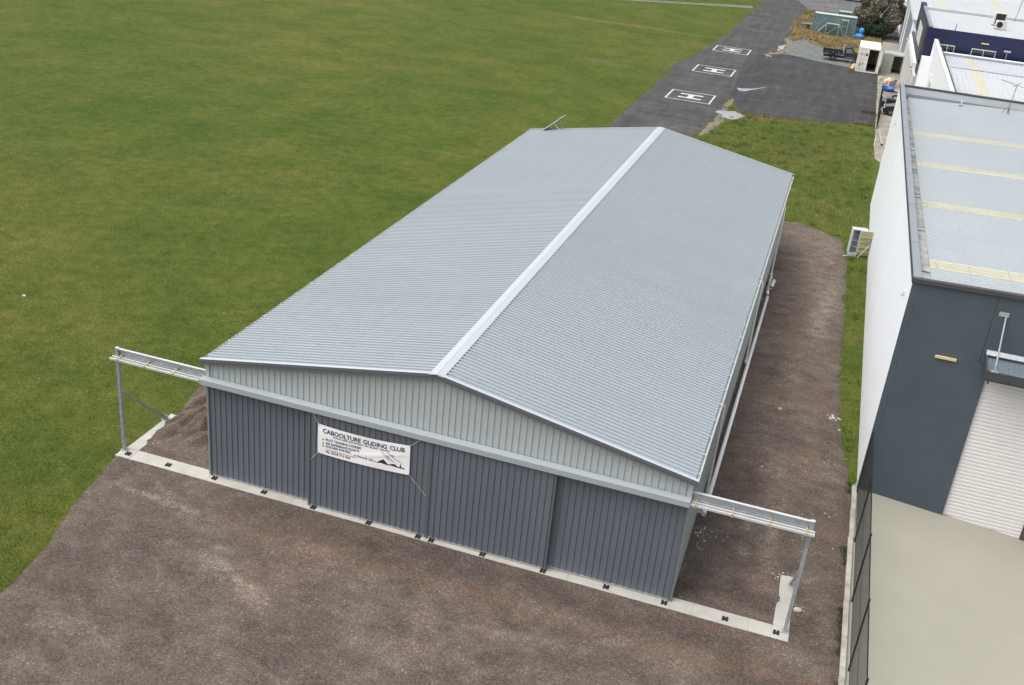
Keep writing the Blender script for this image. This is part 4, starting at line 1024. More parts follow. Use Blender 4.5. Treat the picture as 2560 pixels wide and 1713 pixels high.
# broken concrete crumbs: too many to count
cm = MB()
def crumbs(cx, cy, rx, ry, n, r0, r1, z=0.04):
    for _ in range(n):
        a, d = random.uniform(0, 6.28), random.random() ** 0.6
        x, y = cx + rx * d * math.cos(a), cy + ry * d * math.sin(a); r = random.uniform(r0, r1)
        V, F = stone(r, random.randrange(20), 0.55)
        cm.add([(v[0] + x, v[1] + y, v[2] + z) for v in V], F)
crumbs(16.85, 3.9, 0.25, 0.9, 45, 0.012, 0.045); crumbs(17.3, 4.3, 0.5, 0.5, 14, 0.012, 0.03); crumbs(19.6, 2.85, 0.25, 0.3, 16, 0.015, 0.05); crumbs(20.4, 1.6, 0.3, 0.4, 8, 0.015, 0.04)
crumbs(20.85, 15.3, 0.3, 0.25, 22, 0.03, 0.07); crumbs(18.4, 19, 0.5, 1.4, 18, 0.01, 0.03); crumbs(-2.9, 1.2, 0.4, 0.9, 14, 0.012, 0.04)
crumbs(18.6, 7, 2.2, 8, 40, 0.010, 0.026); crumbs(8, -5, 11, 4.2, 80, 0.010, 0.020); crumbs(20.9, 8, 0.6, 3.5, 18, 0.015, 0.04)
crumbs(9.8, 119, 0.4, 3.0, 34, 0.06, 0.20, 0.08); crumbs(8.8, 111, 0.4, 2.2, 16, 0.05, 0.13, 0.08); crumbs(9.8, 127, 0.4, 3, 10, 0.05, 0.14, 0.08)
tag(cm.build("concrete_rubble", stone_m), "scattered pale rubble crumbs on the gravel and apron edge", "rubble", kind="stuff")
# dark pebbly gravel grains over the near yard
NG = 60000
gxs, gys = rng.uniform(-2.5, 21.6, NG), rng.uniform(-9.5, 10.5, NG)
sdg = poly_sd(gxs, gys, GP); ok = (sdg > 0.15) & ~((gxs > -0.1) & (gxs < W + 0.1) & (gys > -0.45))
gxs, gys = gxs[ok], gys[ok]; ng = len(gxs)
R0 = rng.uniform(0.008, 0.020, ng); base = np.array([(1, 0, 0), (0, 1, 0), (-1, 0, 0), (0, -1, 0), (0, 0, 0.9)])
ang = rng.uniform(0, 6.28, ng); ca, sa = np.cos(ang), np.sin(ang)
Vg = np.zeros((ng, 5, 3))
Vg[:, :, 0] = gxs[:, None] + R0[:, None] * (base[:, 0] * ca[:, None] - base[:, 1] * sa[:, None] * 0.7)
Vg[:, :, 1] = gys[:, None] + R0[:, None] * (base[:, 0] * sa[:, None] + base[:, 1] * ca[:, None] * 0.7)
zb3 = 0.045 + g_bump(gxs, gys) + (fbm(gxs / 0.6, gys / 0.6, 5, 9) - 0.5) * 0.022
Vg[:, :, 2] = zb3[:, None] - 0.004 + R0[:, None] * base[:, 2]
Fg = (np.arange(ng)[:, None, None] * 5 + np.array([(0, 1, 4), (1, 2, 4), (2, 3, 4), (3, 0, 4)])[None]).reshape(-1, 3)
grm = bpy.data.materials.new("gravel_grain"); n = NT(grm)
n.out(n.ramp(n.noise(60, 2), [(0.3, (0.06, 0.051, 0.046)), (0.55, (0.11, 0.095, 0.085)), (0.75, (0.20, 0.18, 0.165))]), 0.9)
tag(fast_mesh("gravel_grains", Vg.reshape(-1, 3), Fg, grm), "loose brown and grey gravel grains covering the yard", "gravel", kind="stuff")

# ------------------------------------------------------------------ containers
def corr(a, b, pitch=0.28, h=0.036):
    out = []; t = a
    while t < b - pitch * 0.6:
        out += [(t, 0), (t + pitch * 0.3, 0), (t + pitch * 0.5, -h), (t + pitch * 0.8, -h)]; t += pitch
    return out + [(b, 0)]
def container(loc, rz, m, mroof, label, length=6.06, w=2.44, h=2.6, doors=True, inner=None, marks=False, open_angle=1.75):
    r = empty("shipping_container", loc, rz, label=label, cat="container")
    hw = w / 2
    for s in (-1, 1):
        V = []; F = []
        pr = corr(0.12, length - 0.12)
        for (y, d) in pr: V += [(s * (hw - 0.02 + d), y, 0.16), (s * (hw - 0.02 + d), y, h - 0.1)]
        for i in range(len(pr) - 1):
            q = (2 * i, 2 * i + 2, 2 * i + 3, 2 * i + 1); F.append(q if s > 0 else q[::-1])
        MB().add(V, F).build("side_wall", m, r, local=True)
    V = []; F = []
    pr = corr(-hw + 0.12, hw - 0.12)
    for (x, d) in pr: V += [(x, length - 0.02 + d, 0.16), (x, length - 0.02 + d, h - 0.1)]
    for i in range(len(pr) - 1): F.append((2 * i + 2, 2 * i, 2 * i + 1, 2 * i + 3))
    MB().add(V, F).build("end_wall", m, r, local=True)
    V = []; F = []
    pr = corr(0.10, length - 0.10, 0.3, 0.02)
    for (y, d) in pr: V += [(-hw + 0.06, y, h - 0.015 + d), (hw - 0.06, y, h - 0.015 + d)]
    for i in range(len(pr) - 1): F.append((2 * i, 2 * i + 1, 2 * i + 3, 2 * i + 2))
    MB().add(V, F).build("roof", mroof, r, local=True)
    fr_ = MB()
    for x in (-1, 1):
        a, b = sorted((x * hw, x * (hw - 0.11)))
        fr_.box(a, b, 0.0, 0.11, 0.0, h - 0.101); fr_.box(a, b, length - 0.11, length, 0.0, h - 0.101)
        fr_.box(a, b, 0.0, length, h - 0.1, h); fr_.box(a, b, 0.111, length - 0.111, 0.0, 0.159)
    fr_.box(-hw + 0.111, hw - 0.111, 0, 0.1, h - 0.16, h - 0.001).box(-hw + 0.111, hw - 0.111, 0, 0.1, 0.0, 0.14).box(-hw + 0.111, hw - 0.111, length - 0.1, length, h - 0.12, h - 0.001)
    fr_.build("frame", m, r, local=True)
    MB().box(-hw + 0.05, hw - 0.05, 0.12, length - 0.05, 0.13, 0.159).build("floor", mat("plywood_floor", (0.12, 0.09, 0.06), 0.8), r, local=True)
    if doors:
        for s in (-1, 1):
            d = MB()
            dw = hw - 0.115
            d.box(0, dw, -0.03, 0.03, 0.15, h - 0.17)
            for z in (0.32, 0.9, 1.45, 2.0): d.box(0.08, dw - 0.08, -0.045, -0.0305, z, z + 0.38)
            o = d.build("door", m, r, local=True)
            for xx in (0.30, 0.62): MB().tube((xx, -0.062, 0.12), (xx, -0.062, h - 0.14), 0.018, 6).build("lock_rod", galv_m, o, local=True)
            MB().box(0.25, 0.75, -0.09, -0.065, 1.05, 1.09).build("handle", galv_m, o, local=True)
            if s < 0: o.location = (-hw + 0.112, 0.05, 0)
            else:
                o.location = (hw - 0.05, -0.01, 0); o.rotation_euler = (0, 0, math.pi + open_angle - math.pi / 2 - 1.45)
                o.rotation_euler = (0, 0, -math.radians(78))
            if s < 0 and marks:
                MB().prism([(0.70, -0.05, 2.05), (0.88, -0.05, 2.27), (1.06, -0.05, 2.05), (0.88, -0.05, 1.83)], (0, 0.004, 0)).build("placard", mat("red_placard", (0.30, 0.01, 0.02), 0.5), o, local=True)
                MB().box(0.10, 0.46, -0.051, -0.047, 2.03, 2.11).build("blue_marking", mat("blue_mark", (0.05, 0.06, 0.35), 0.5), o, local=True)
                MB().box(0.20, 0.36, -0.07, -0.047, 0.72, 0.95).build("vent", mat("grey_vent", (0.10, 0.10, 0.10), 0.6), o, local=True)
    return r
cw_m = mat("container_white", (0.74, 0.72, 0.66), 0.5, var=0.05, scale=1.2, dirt=0.35, dirtc=(0.36, 0.27, 0.17), aniso=(1, 1, 0.3))
cg_m = mat("container_grey_green", (0.33, 0.36, 0.33), 0.5, var=0.07, scale=1.2, dirt=0.35, dirtc=(0.2, 0.17, 0.12))
ct_m = mat("container_teal", (0.125, 0.205, 0.220), 0.5, var=0.12, scale=1.0, dirt=0.3, dirtc=(0.10, 0.07, 0.04), aniso=(1, 1, 0.3))
crf_m = mat("container_roof_pale", (0.36, 0.40, 0.33), 0.6, var=0.1, scale=1.0)
container((20.58, 108.85, 0.06), 0.0, cw_m, cw_m, "white shipping container with one door open and a red diamond placard", h=2.85, marks=True)
container((23.5, 110.2, 0.06), 0.0, cg_m, cg_m, "grey green container with its right door open, tucked beside the white wall", w=2.35, h=2.3, length=2.9)
container((18.45, 139.9, 0.06), math.radians(90) + 0.02, ct_m, mat("teal_container_roof", (0.50, 0.52, 0.53), 0.5, var=0.08), "teal corrugated container with a white roof edge standing in dry weeds", length=6.1, h=2.7, doors=False)
container((21.5, 148.5, 0.06), math.radians(90) + 0.02, ct_m, crf_m, "container with pale green roof behind the teal one, half hidden by the tree", length=6.0, h=2.4, doors=False)

# steel access stairs left in front of the teal container
ss = empty("access_stairs", (15.3, 137.6, 0.05), label="pale metal access stairs and railing standing against the teal container", cat="stairs")
rail_m = mat("pale_green_steel", (0.34, 0.38, 0.32), 0.5, var=0.1)
yS = 137.9
MB().box(14.3, 16.2, yS - 0.4, yS + 0.4, 1.60, 1.68).build("platform", mat("weathered_tread", (0.40, 0.36, 0.27), 0.7), ss)
MB().box(16.3, 17.35, yS - 0.3, yS + 0.4, 2.32, 2.40).build("platform", mat("weathered_tread", (0, 0, 0)), ss)
for x, z in ((14.35, 1.6), (16.15, 1.6), (17.3, 2.32)):
    for y in (yS - 0.38, yS + 0.38): MB().beam((x, y, 0.05), (x, y, z), 0.07, 0.07).build("leg", rail_m, ss)
for a, b in (((14.45, 0.1), (16.1, 1.5)), ((16.2, 1.5), (17.2, 0.1)), ((16.2, 1.55), (17.3, 1.55)), ((13.0, 1.35), (14.3, 2.55))): MB().beam((a[0], yS - 0.40, a[1]), (b[0], yS - 0.40, b[1]), 0.05, 0.05).build("brace", rail_m, ss)
for s in (-0.35, 0.35): MB().beam((13.1, yS + s, 0.08), (14.35, yS + s, 1.55), 0.06, 0.14).build("stringer", rail_m, ss)
for k in range(5):
    x = 13.25 + k * 0.24; MB().box(x, x + 0.2, yS - 0.33, yS + 0.33, 0.30 + k * 0.28, 0.34 + k * 0.28).build("tread", white_m, ss)

# plank bench left of the teal container
pl = empty("plank_bench", (11.5, 141, 0.05), label="weathered grey plank resting on a low stack, left of the teal container", cat="bench")
MB().box(10.7, 12.25, 140.6, 141.1, 0.80, 0.90).build("plank", mat("weathered_plank", (0.30, 0.28, 0.26), 0.8), pl)
MB().box(11.5, 12.0, 140.65, 141.05, 0.05, 0.799).build("stack", mat("dark_timber", (0.06, 0.055, 0.05), 0.8), pl)

# blue tarpaulin bundle and blue barrel right of the teal container
tb_m = mat("blue_tarp", (0.040, 0.21, 0.52), 0.45, var=0.25, scale=3)
def blob(cx, cy, cz, rx, ry, rz_, seed, n1=10, n2=16, amp=0.25):
    V = []; F = []
    for i in range(n1 + 1):
        for j in range(n2):
            t, p = math.pi * i / n1, 2 * math.pi * j / n2
            k = 1 + amp * (float(fbm(np.array([math.cos(p) * 1.6 + seed]), np.array([math.sin(p) * 1.6 + t]), 3, seed)[0]) - 0.5) * 2
            V.append((cx + rx * k * math.sin(t) * math.cos(p), cy + ry * k * math.sin(t) * math.sin(p), cz + rz_ * k * math.cos(t)))
    for i in range(n1):
        for j in range(n2): F.append((i * n2 + j, (i + 1) * n2 + j, (i + 1) * n2 + (j + 1) % n2, i * n2 + (j + 1) % n2))
    return V, F
tp = empty("blue_tarpaulin", (19.2, 138.8, 0.05), label="crumpled bright blue tarpaulin heap between the teal container and the tree", cat="tarpaulin")
V, F = blob(19.15, 138.7, 0.30, 0.75, 0.5, 0.45, 3); MB().add(V, F).build("tarp_heap", tb_m, tp)
V, F = blob(19.35, 139.0, 1.05, 0.42, 0.35, 0.50, 8); MB().add(V, F).build("tarp_top", tb_m, tp)

# ------------------------------------------------------------------ utility truck (local +X is forward)
ut_m = mat("ute_paint", (0.028, 0.032, 0.045), 0.22, var=0.05)
tyre_m = mat("tyre", (0.012, 0.012, 0.013), 0.8)
rim_m = mat("alloy", (0.50, 0.50, 0.51), 0.3, metal=0.5)
ut = empty("utility_truck", (17.7, 115.05, 0.055), math.radians(3), label="dark flat-tray utility truck parked behind the white container", cat="truck")
B = lambda *a: MB().bbox(*a)
MB().box(-2.45, 2.3, -0.45, 0.45, 0.42, 0.60).build("chassis", black_m, ut, local=True)
trb = MB().box(-2.6, -0.15, -0.92, 0.92, 0.86, 0.93).build("tray_floor", ut_m, ut, local=True)
for a in ((-2.6, -0.15, -0.92, -0.88, 0.931, 1.24), (-2.6, -0.15, 0.88, 0.92, 0.931, 1.24), (-2.6, -2.56, -0.879, 0.879, 0.931, 1.24)): MB().box(*a).build("tray_side", ut_m, trb, local=True)
for x in (-2.1, -1.4, -0.7): MB().box(x, x + 0.04, -0.935, -0.921, 0.94, 1.23).build("tray_stake", galv2_m, trb, local=True)
hb = MB()
for y in (-0.9, 0.86): hb.box(-0.14, -0.08, y, y + 0.05, 0.80, 1.95)
hb.box(-0.14, -0.08, -0.85, 0.86, 1.89, 1.95).box(-0.135, -0.085, -0.85, 0.86, 1.3, 1.34).box(-0.135, -0.085, -0.85, 0.86, 1.6, 1.63)
hb.build("headboard", galv_m, ut, local=True)
side = [(-0.03, 0.55), (-0.03, 1.15), (0.02, 1.72), (0.10, 1.80), (0.72, 1.80), (0.86, 1.74), (1.28, 1.20), (2.25, 1.08), (2.38, 0.98), (2.40, 0.55)]
MB().prism([(x, -0.80, z) for x, z in side[::-1]], (0, 1.60, 0)).build("cab_body", ut_m, ut, local=True)
for s in (-1, 1):
    y = s * 0.803
    MB().prism([(0.16, y, 1.18), (0.18, y, 1.66), (0.76, y, 1.66), (1.10, y, 1.20)], (0, s * 0.006, 0)).build("side_window", mat("ute_glass", (0.16, 0.19, 0.18), 0.15, var=0.15), ut, local=True)
    MB().box(0.08, 1.25, y, y + s * 0.012, 0.62, 0.66).build("side_step", galv2_m, ut, local=True) if s > 0 else MB().box(0.08, 1.25, y - 0.012, y, 0.62, 0.66).build("side_step", galv2_m, ut, local=True)
    MB().box(1.05, 1.12, y + (0.01 if s > 0 else -0.20), y + (0.20 if s > 0 else -0.01), 1.2, 1.42).build("mirror", black_m, ut, local=True)
    MB().box(0.22, 0.34, y + (0.001 if s > 0 else -0.02), y + (0.02 if s > 0 else -0.001), 1.02, 1.05).build("door_handle", black_m, ut, local=True)
MB().prism([(0.885, -0.70, 1.725), (1.275, -0.70, 1.225), (1.275, 0.70, 1.225), (0.885, 0.70, 1.725)], (0.012, 0, 0.010)).build("windscreen", glass_m, ut, local=True)
MB().prism([(-0.035, -0.6, 1.25), (-0.035, 0.6, 1.25), (0.005, 0.6, 1.66), (0.005, -0.6, 1.66)], (-0.008, 0, 0)).build("rear_window", glass_m, ut, local=True)
def wheel(par, x, y, r, w, s):
    wq = MB().lathe((x, y - w / 2, r), [(r * 0.62, 0), (r * 0.95, 0.0), (r, w * 0.2), (r, w * 0.8), (r * 0.95, w), (r * 0.62, w)], 22, 'y').build("wheel", tyre_m, par, local=True)
    yo = y + s * (w / 2 + 0.004)
    MB().lathe((x, yo - 0.01, r), [(r * 0.60, 0.0), (r * 0.60, 0.02)], 18, 'y').build("rim", mat("rim_dark", (0.06, 0.06, 0.065), 0.5), wq, local=True)
    sp_ = MB()
    for k in range(5):
        a = 2 * math.pi * k / 5 + 0.3; sp_.beam((x + 0.05 * math.cos(a), yo + s * 0.014, r + 0.05 * math.sin(a)), (x + r * 0.57 * math.cos(a), yo + s * 0.014, r + r * 0.57 * math.sin(a)), 0.02, 0.09, up=(0, 1, 0))
    sp_.build("spokes", rim_m, wq, local=True)
for x in (-1.25, 1.72):
    for s in (-1, 1): wheel(ut, x, s * 0.74, 0.37, 0.26, s)
for s in (-1, 1):
    for x0, x1 in ((-1.78, -1.70), (-0.80, -0.72)): MB().box(x0, x1, s * 0.74 - 0.15, s * 0.74 + 0.15, 0.35, 0.859).build("mudflap", black_m, ut, local=True)
    MB().box(-2.63, -2.601, s * 0.75 - 0.12, s * 0.75 + 0.12, 0.78, 0.88).build("tail_light", mat("tail_red", (0.25, 0.01, 0.01), 0.3), ut, local=True)
MB().box(2.40, 2.52, -0.8, 0.8, 0.5, 0.68).build("front_bumper", black_m, ut, local=True)

# timber trestle by the white container
tt = empty("timber_frame", (19.0, 107.7, 0.06), label="brown timber frame with a board leaning by the white container's corner", cat="timber frame")
wood_m = mat("brown_timber", (0.16, 0.10, 0.06), 0.8, var=0.2, scale=4); pale_wood_m = mat("tan_board", (0.50, 0.33, 0.22), 0.75, var=0.12, scale=4)
for x in (18.62, 19.12): MB().beam((x, 107.9, 0.06), (x, 108.1, 1.35), 0.06, 0.06).build("upright", mat("grey_brown_timber", (0.25, 0.21, 0.17), 0.8), tt)
MB().box(18.60, 19.15, 107.4, 107.85, 0.06, 0.50).build("box_base", wood_m, tt)
MB().beam((18.95, 107.35, 0.5), (19.12, 107.95, 1.0), 0.30, 0.05).build("leaning_board", pale_wood_m, tt)

# ------------------------------------------------------------------ alley behind the warehouse: gate, car, bits
gf = empty("palisade_fence", (22.25, 85, 0.06), label="black steel palisade fence running along the apron edge beside the car", cat="fence")
NF = 70
for k in range(NF):
    t = k / (NF - 1); x, y = 22.16 + 0.22 * t, 77.3 + 15.2 * t
    MB().box(x - 0.012, x + 0.012, y - 0.035, y + 0.035, 0.09, 1.40 + 0.03 * (k % 2)).build("picket", fm, gf)
for z in (0.25, 1.2): MB().beam((22.19, 77.3, z), (22.41, 92.5, z), 0.04, 0.05).build("rail", fm, gf)
for t in (0, 0.25, 0.5, 0.75, 1.0): MB().beam((22.20 + 0.22 * t, 77.3 + 15.2 * t, 0.0), (22.20 + 0.22 * t, 77.3 + 15.2 * t, 1.75), 0.09, 0.09).build("post", fm, gf)
gt = empty("picket_gate", (23.2, 92.6, 0.06), label="black picket gate across the alley behind the parked car", cat="gate")
for k in range(14): MB().box(22.5 + k * 0.115, 22.525 + k * 0.115, 92.58, 92.60, 0.10, 1.12).build("picket", fm, gt)
for z in (0.2, 0.98): MB().box(22.45, 24.1, 92.605, 92.64, z, z + 0.045).build("rail", fm, gt)
# tyre leaning on the gate
ty = empty("loose_tyre", (23.85, 92.2, 0.06), label="loose black tyre with pale rim leaning on the picket gate", cat="tyre")
MB().lathe((23.9, 92.05, 0.44), [(0.22, 0), (0.36, 0.0), (0.38, 0.06), (0.38, 0.18), (0.36, 0.22), (0.22, 0.22)], 24, 'y').build("tyre_ring", tyre_m, ty)
MB().lathe((23.9, 92.04, 0.44), [(0.20, 0.0), (0.20, 0.03)], 20, 'y').build("rim", mat("pale_rim", (0.45, 0.45, 0.42), 0.5), ty)
# car, nose to the left
car_m = mat("black_car_paint", (0.012, 0.012, 0.014), 0.15)
car = empty("parked_car", (24.75, 85.1, 0.06), math.pi, label="black car parked in the alley, half hidden by the warehouse wall", cat="car")
prof_c = [(-2.1, 0.35), (-2.15, 0.85), (-1.9, 1.0), (-1.3, 1.42), (0.3, 1.45), (1.05, 1.0), (1.95, 0.80), (2.1, 0.62), (2.12, 0.30)]
MB().prism([(x, -0.86, z) for x, z in prof_c[::-1]], (0, 1.72, 0)).build("body", car_m, car, local=True)
MB().prism([(0.36, -0.70, 1.44), (1.06, -0.74, 1.01), (1.06, 0.74, 1.01), (0.36, 0.70, 1.44)], (0.012, 0, 0.012)).build("windscreen", mat("car_glass", (0.10, 0.11, 0.12), 0.1), car, local=True)
MB().prism([(1.10, -0.72, 0.99), (1.9, -0.72, 0.825), (1.9, 0.72, 0.825), (1.10, 0.72, 0.99)], (0.003, 0, 0.012)).build("bonnet", mat("bonnet_sheen", (0.10, 0.105, 0.12), 0.12), car, local=True)
for s in (-1, 1):
    MB().bbox(1.86, 2.10, s * 0.62 - 0.2, s * 0.62 + 0.2, 0.62, 0.77, 0.03).build("headlight", mat("headlamp", (0.55, 0.56, 0.58), 0.15), car, local=True)
    MB().prism([(-1.2, s * 0.862, 1.02), (-1.0, s * 0.862, 1.36), (0.25, s * 0.862, 1.38), (0.85, s * 0.862, 1.04)], (0, s * 0.006, 0)).build("side_window", glass_m, car, local=True)
    for x in (-1.35, 1.32): wheel(car, x, s * 0.76, 0.32, 0.22, s)
    MB().bbox(2.05, 2.14, s * 0.6 - 0.1, s * 0.6 + 0.1, 0.36, 0.46, 0.01).build("fog_lamp", mat("headlamp", (0, 0, 0)), car, local=True)
MB().box(2.11, 2.15, -0.4, 0.4, 0.45, 0.56).build("grille", black_m, car, local=True)
# slatted black crate behind the car and a green bin
cb = empty("slatted_crate", (23.5, 88.9, 0.06), label="dark ribbed crate standing between the car and the picket gate", cat="crate")
MB().box(22.95, 24.1, 88.6, 89.3, 0.07, 0.85).build("crate_body", black_m, cb)
for k in range(9): MB().box(22.93 + k * 0.135, 23.01 + k * 0.135, 88.45, 89.35, 0.852, 0.95).build("slat", mat("dark_slat", (0.05, 0.055, 0.065), 0.5), cb)
wb = empty("wheelie_bin", (22.65, 88.8, 0.06), label="dark green bin by the palisade fence, left of the ribbed crate", cat="bin")
MB().prism([(22.5, 88.6, 0.10), (22.8, 88.6, 0.10), (22.85, 88.6, 0.58), (22.45, 88.6, 0.58)], (0, 0.4, 0)).build("bin_body", black_m, wb)
MB().bbox(22.43, 22.87, 88.55, 89.05, 0.581, 0.64, 0.015).build("lid", mat("green_lid", (0.06, 0.09, 0.10), 0.5), wb)
# blue sled tray, tan box, white tub, beam
bt = empty("blue_tub", (23.2, 98.4, 0.06), label="shallow blue oval tub on the concrete behind the picket gate", cat="tub")
def oval(cx, cy, z, a, b, n_=24): return [(cx + a * math.cos(2 * math.pi * i / n_), cy + b * math.sin(2 * math.pi * i / n_), z) for i in range(n_)]
o1, o2, o3, o4 = oval(23.2, 98.5, 0.07, 0.55, 0.8), oval(23.2, 98.5, 0.42, 0.75, 1.0), oval(23.2, 98.5, 0.42, 0.69, 0.93), oval(23.2, 98.5, 0.12, 0.5, 0.72)
V = o1 + o2 + o3 + o4; F = [(k * 24 + i, k * 24 + (i + 1) % 24, (k + 1) * 24 + (i + 1) % 24, (k + 1) * 24 + i) for k in range(3) for i in range(24)]
MB().add(V, F).build("tub_shell", mat("blue_plastic", (0.02, 0.10, 0.42), 0.4), bt)
MB().add(o4, [tuple(range(24))]).build("tub_floor", black_m, bt)
tx = empty("cardboard_box", (23.4, 103, 0.06), label="tan cardboard box lying open on the concrete behind the blue tub", cat="box")
MB().prism([(22.95, 101.9, 0.08), (23.35, 101.4, 0.08), (24.0, 103.1, 0.08), (23.55, 103.6, 0.08)], (0, 0, 0.55)).build("box_body", pale_wood_m, tx)
MB().beam((22.8, 101.6, 0.55), (23.4, 103.3, 0.72), 0.5, 0.02).build("flap", mat("pale_card", (0.58, 0.43, 0.32), 0.8), tx)
dt = empty("blue_trolley", (23.8, 101, 0.06), label="small dark blue trolley leaning beside the tan cardboard box", cat="trolley")
MB().beam((23.7, 100.6, 0.08), (23.95, 101.6, 0.85), 0.35, 0.05).build("trolley_frame", mat("dark_blue_steel", (0.01, 0.015, 0.07), 0.4), dt)
MB().lathe((23.6, 100.5, 0.17), [(0.11, 0), (0.11, 0.06)], 12, 'y').build("trolley_wheel", tyre_m, dt)
tag(MB().lathe((22.32, 105.2, 0.06), [(0.20, 0), (0.24, 0.35), (0.20, 0.36), (0.17, 0.05)], 14).build("white_bucket", white_m), "white bucket standing on the paving below the white container", "bucket")
bm = empty("steel_beam", (22.5, 73, 0.06), label="grey box section beam lying on the concrete beside the warehouse corner", cat="beam")
q0, q1 = Vector((22.36, 75.9, 0.17)), Vector((22.66, 70.1, 0.17))
MB().beam(q0, q1, 0.20, 0.20).build("beam_body", mat("beam_grey", (0.30, 0.29, 0.27), 0.6, var=0.12), bm)
MB().beam(q1, q1 + (q1 - q0).normalized() * 0.01, 0.16, 0.16).build("beam_end", black_m, bm)
tag(MB().beam((22.02, 69.3, 0.1), (22.12, 72.4, 0.12), 0.05, 0.05).build("white_edge_rail", white_m), "thin white rail lying along the concrete edge by the grass", "rail")

# ------------------------------------------------------------------ trees and shrubs
def leaf_material(name, stops, rough=0.6):
    m = bpy.data.materials.new(name); n = NT(m)
    f = n.attr("shade").outputs["Fac"]
    n.out(n.mix(0.5, n.ramp(f, stops), n.ramp(n.noise(1.2, 3), stops)), rough)
    n.b.inputs["Specular IOR Level"].default_value = 0.2
    return m
def leaves(name, centres, radii, count, size, m, parent, seed, shell=0.55):
    r = np.random.default_rng(seed)
    c = np.asarray(centres, float); ra = np.asarray(radii, float)
    vol = ra.prod(1) ** 0.8; k = r.choice(len(c), count, p=vol / vol.sum())
    d = r.normal(size=(count, 3)); d /= np.linalg.norm(d, axis=1)[:, None]
    rad = shell + (1 - shell) * r.random(count) ** 0.6
    p = c[k] + d * ra[k] * rad[:, None] * (0.85 + 0.3 * r.random((count, 1)))
    p = p[p[:, 2] > 0.15]; n_ = len(p)
    a = r.normal(size=(n_, 3)); a /= np.linalg.norm(a, axis=1)[:, None]
    b = np.cross(a, r.normal(size=(n_, 3))); b /= np.linalg.norm(b, axis=1)[:, None]
    s = size * (0.6 + 0.8 * r.random((n_, 1)))
    V = np.stack([p - a * s, p + b * s * 0.45, p + a * s, p - b * s * 0.45], 1).reshape(-1, 3)
    F = np.arange(n_ * 4).reshape(-1, 4)
    o = fast_mesh(name, V, F, m, parent)
    at = o.data.attributes.new("shade", 'FLOAT', 'POINT'); at.data.foreach_set("value", np.repeat(r.random(n_), 4).astype(np.float32))
    return o
bark_m = mat("bark", (0.10, 0.08, 0.065), 0.9, var=0.25, scale=4, bump=0.4, bscale=12)
def limbs(par, base, h, r, ends):
    t = MB(); p = Vector(base); prev = p
    for k in range(5):
        q = Vector((base[0] + 0.12 * math.sin(k * 1.7), base[1] + 0.1 * math.cos(k * 2.1), base[2] + h * (k + 1) / 5))
        t.tube(prev, q, r * (1 - k * 0.14), 9, r * (1 - (k + 1) * 0.14), cap=False); prev = q
    t.build("trunk", bark_m, par)
    for e in ends:
        e = Vector(e); s_ = Vector((base[0], base[1], base[2] + h * 0.55)); m_ = (s_ + e) / 2 + Vector((0, 0, 0.3))
        MB().tube(s_, m_, r * 0.45, 7, r * 0.3, cap=False).tube(m_, e, r * 0.3, 7, r * 0.08, cap=False).build("limb", bark_m, par)
olive_m = leaf_material("olive_leaves", [(0.1, (0.140, 0.128, 0.085)), (0.5, (0.190, 0.176, 0.128)), (0.8, (0.240, 0.225, 0.175)), (0.97, (0.40, 0.39, 0.35))])
green_m = leaf_material("dark_green_leaves", [(0.1, (0.012, 0.026, 0.010)), (0.5, (0.030, 0.052, 0.020)), (0.9, (0.07, 0.10, 0.05))])
red_m = leaf_material("red_leaves", [(0.1, (0.05, 0.015, 0.015)), (0.5, (0.11, 0.035, 0.03)), (0.9, (0.30, 0.05, 0.05))])
tree = empty("tree", (21.0, 143.5, 0), label="large olive grey tree growing beside the pale hall and teal container", cat="tree")
rr = np.random.default_rng(5)
cs, rs = [], []
for _ in range(56):
    a, h = rr.uniform(0, 6.28), rr.uniform(1.2, 8.6)
    rad = 3.3 * math.sqrt(max(0.1, 1 - ((h - 4.2) / 5.2) ** 2)) * rr.uniform(0.35, 1.0)
    cs.append((21.2 + rad * math.cos(a), 143.8 + rad * 0.8 * math.sin(a), h)); rs.append([rr.uniform(0.8, 1.35)] * 2 + [rr.uniform(0.7, 1.1)])
limbs(tree, (21.1, 143.6, 0.0), 5.0, 0.22, [cs[i] for i in (0, 3, 7, 12, 18, 23, 29)])
leaves("crown", cs, rs, 52000, 0.15, olive_m, tree, 8)
sh = empty("dark_shrub", (21.0, 140.9, 0), label="dark green shrub at the foot of the large olive grey tree", cat="shrub")
cs2 = [(19.7 + 0.8 * i, 141.0 + 0.3 * math.sin(i * 2), 0.9 + 0.3 * (i % 2)) for i in range(4)]
limbs(sh, (20.9, 141.0, 0), 0.9, 0.06, cs2)
leaves("crown", cs2, [(0.8, 0.7, 0.95)] * 4, 5000, 0.12, green_m, sh, 9)
rd = empty("red_shrub", (24.0, 150, 0), label="reddish leaved shrub between the large tree and the pale hall", cat="shrub")
cs3 = [(23.5, 149.5, 2.6), (24.2, 150, 3.0), (23.9, 150, 1.8)]
limbs(rd, (23.9, 150, 0), 1.8, 0.07, cs3)
leaves("crown", cs3, [(0.8, 0.7, 0.8)] * 3, 3500, 0.12, red_m, rd, 10)
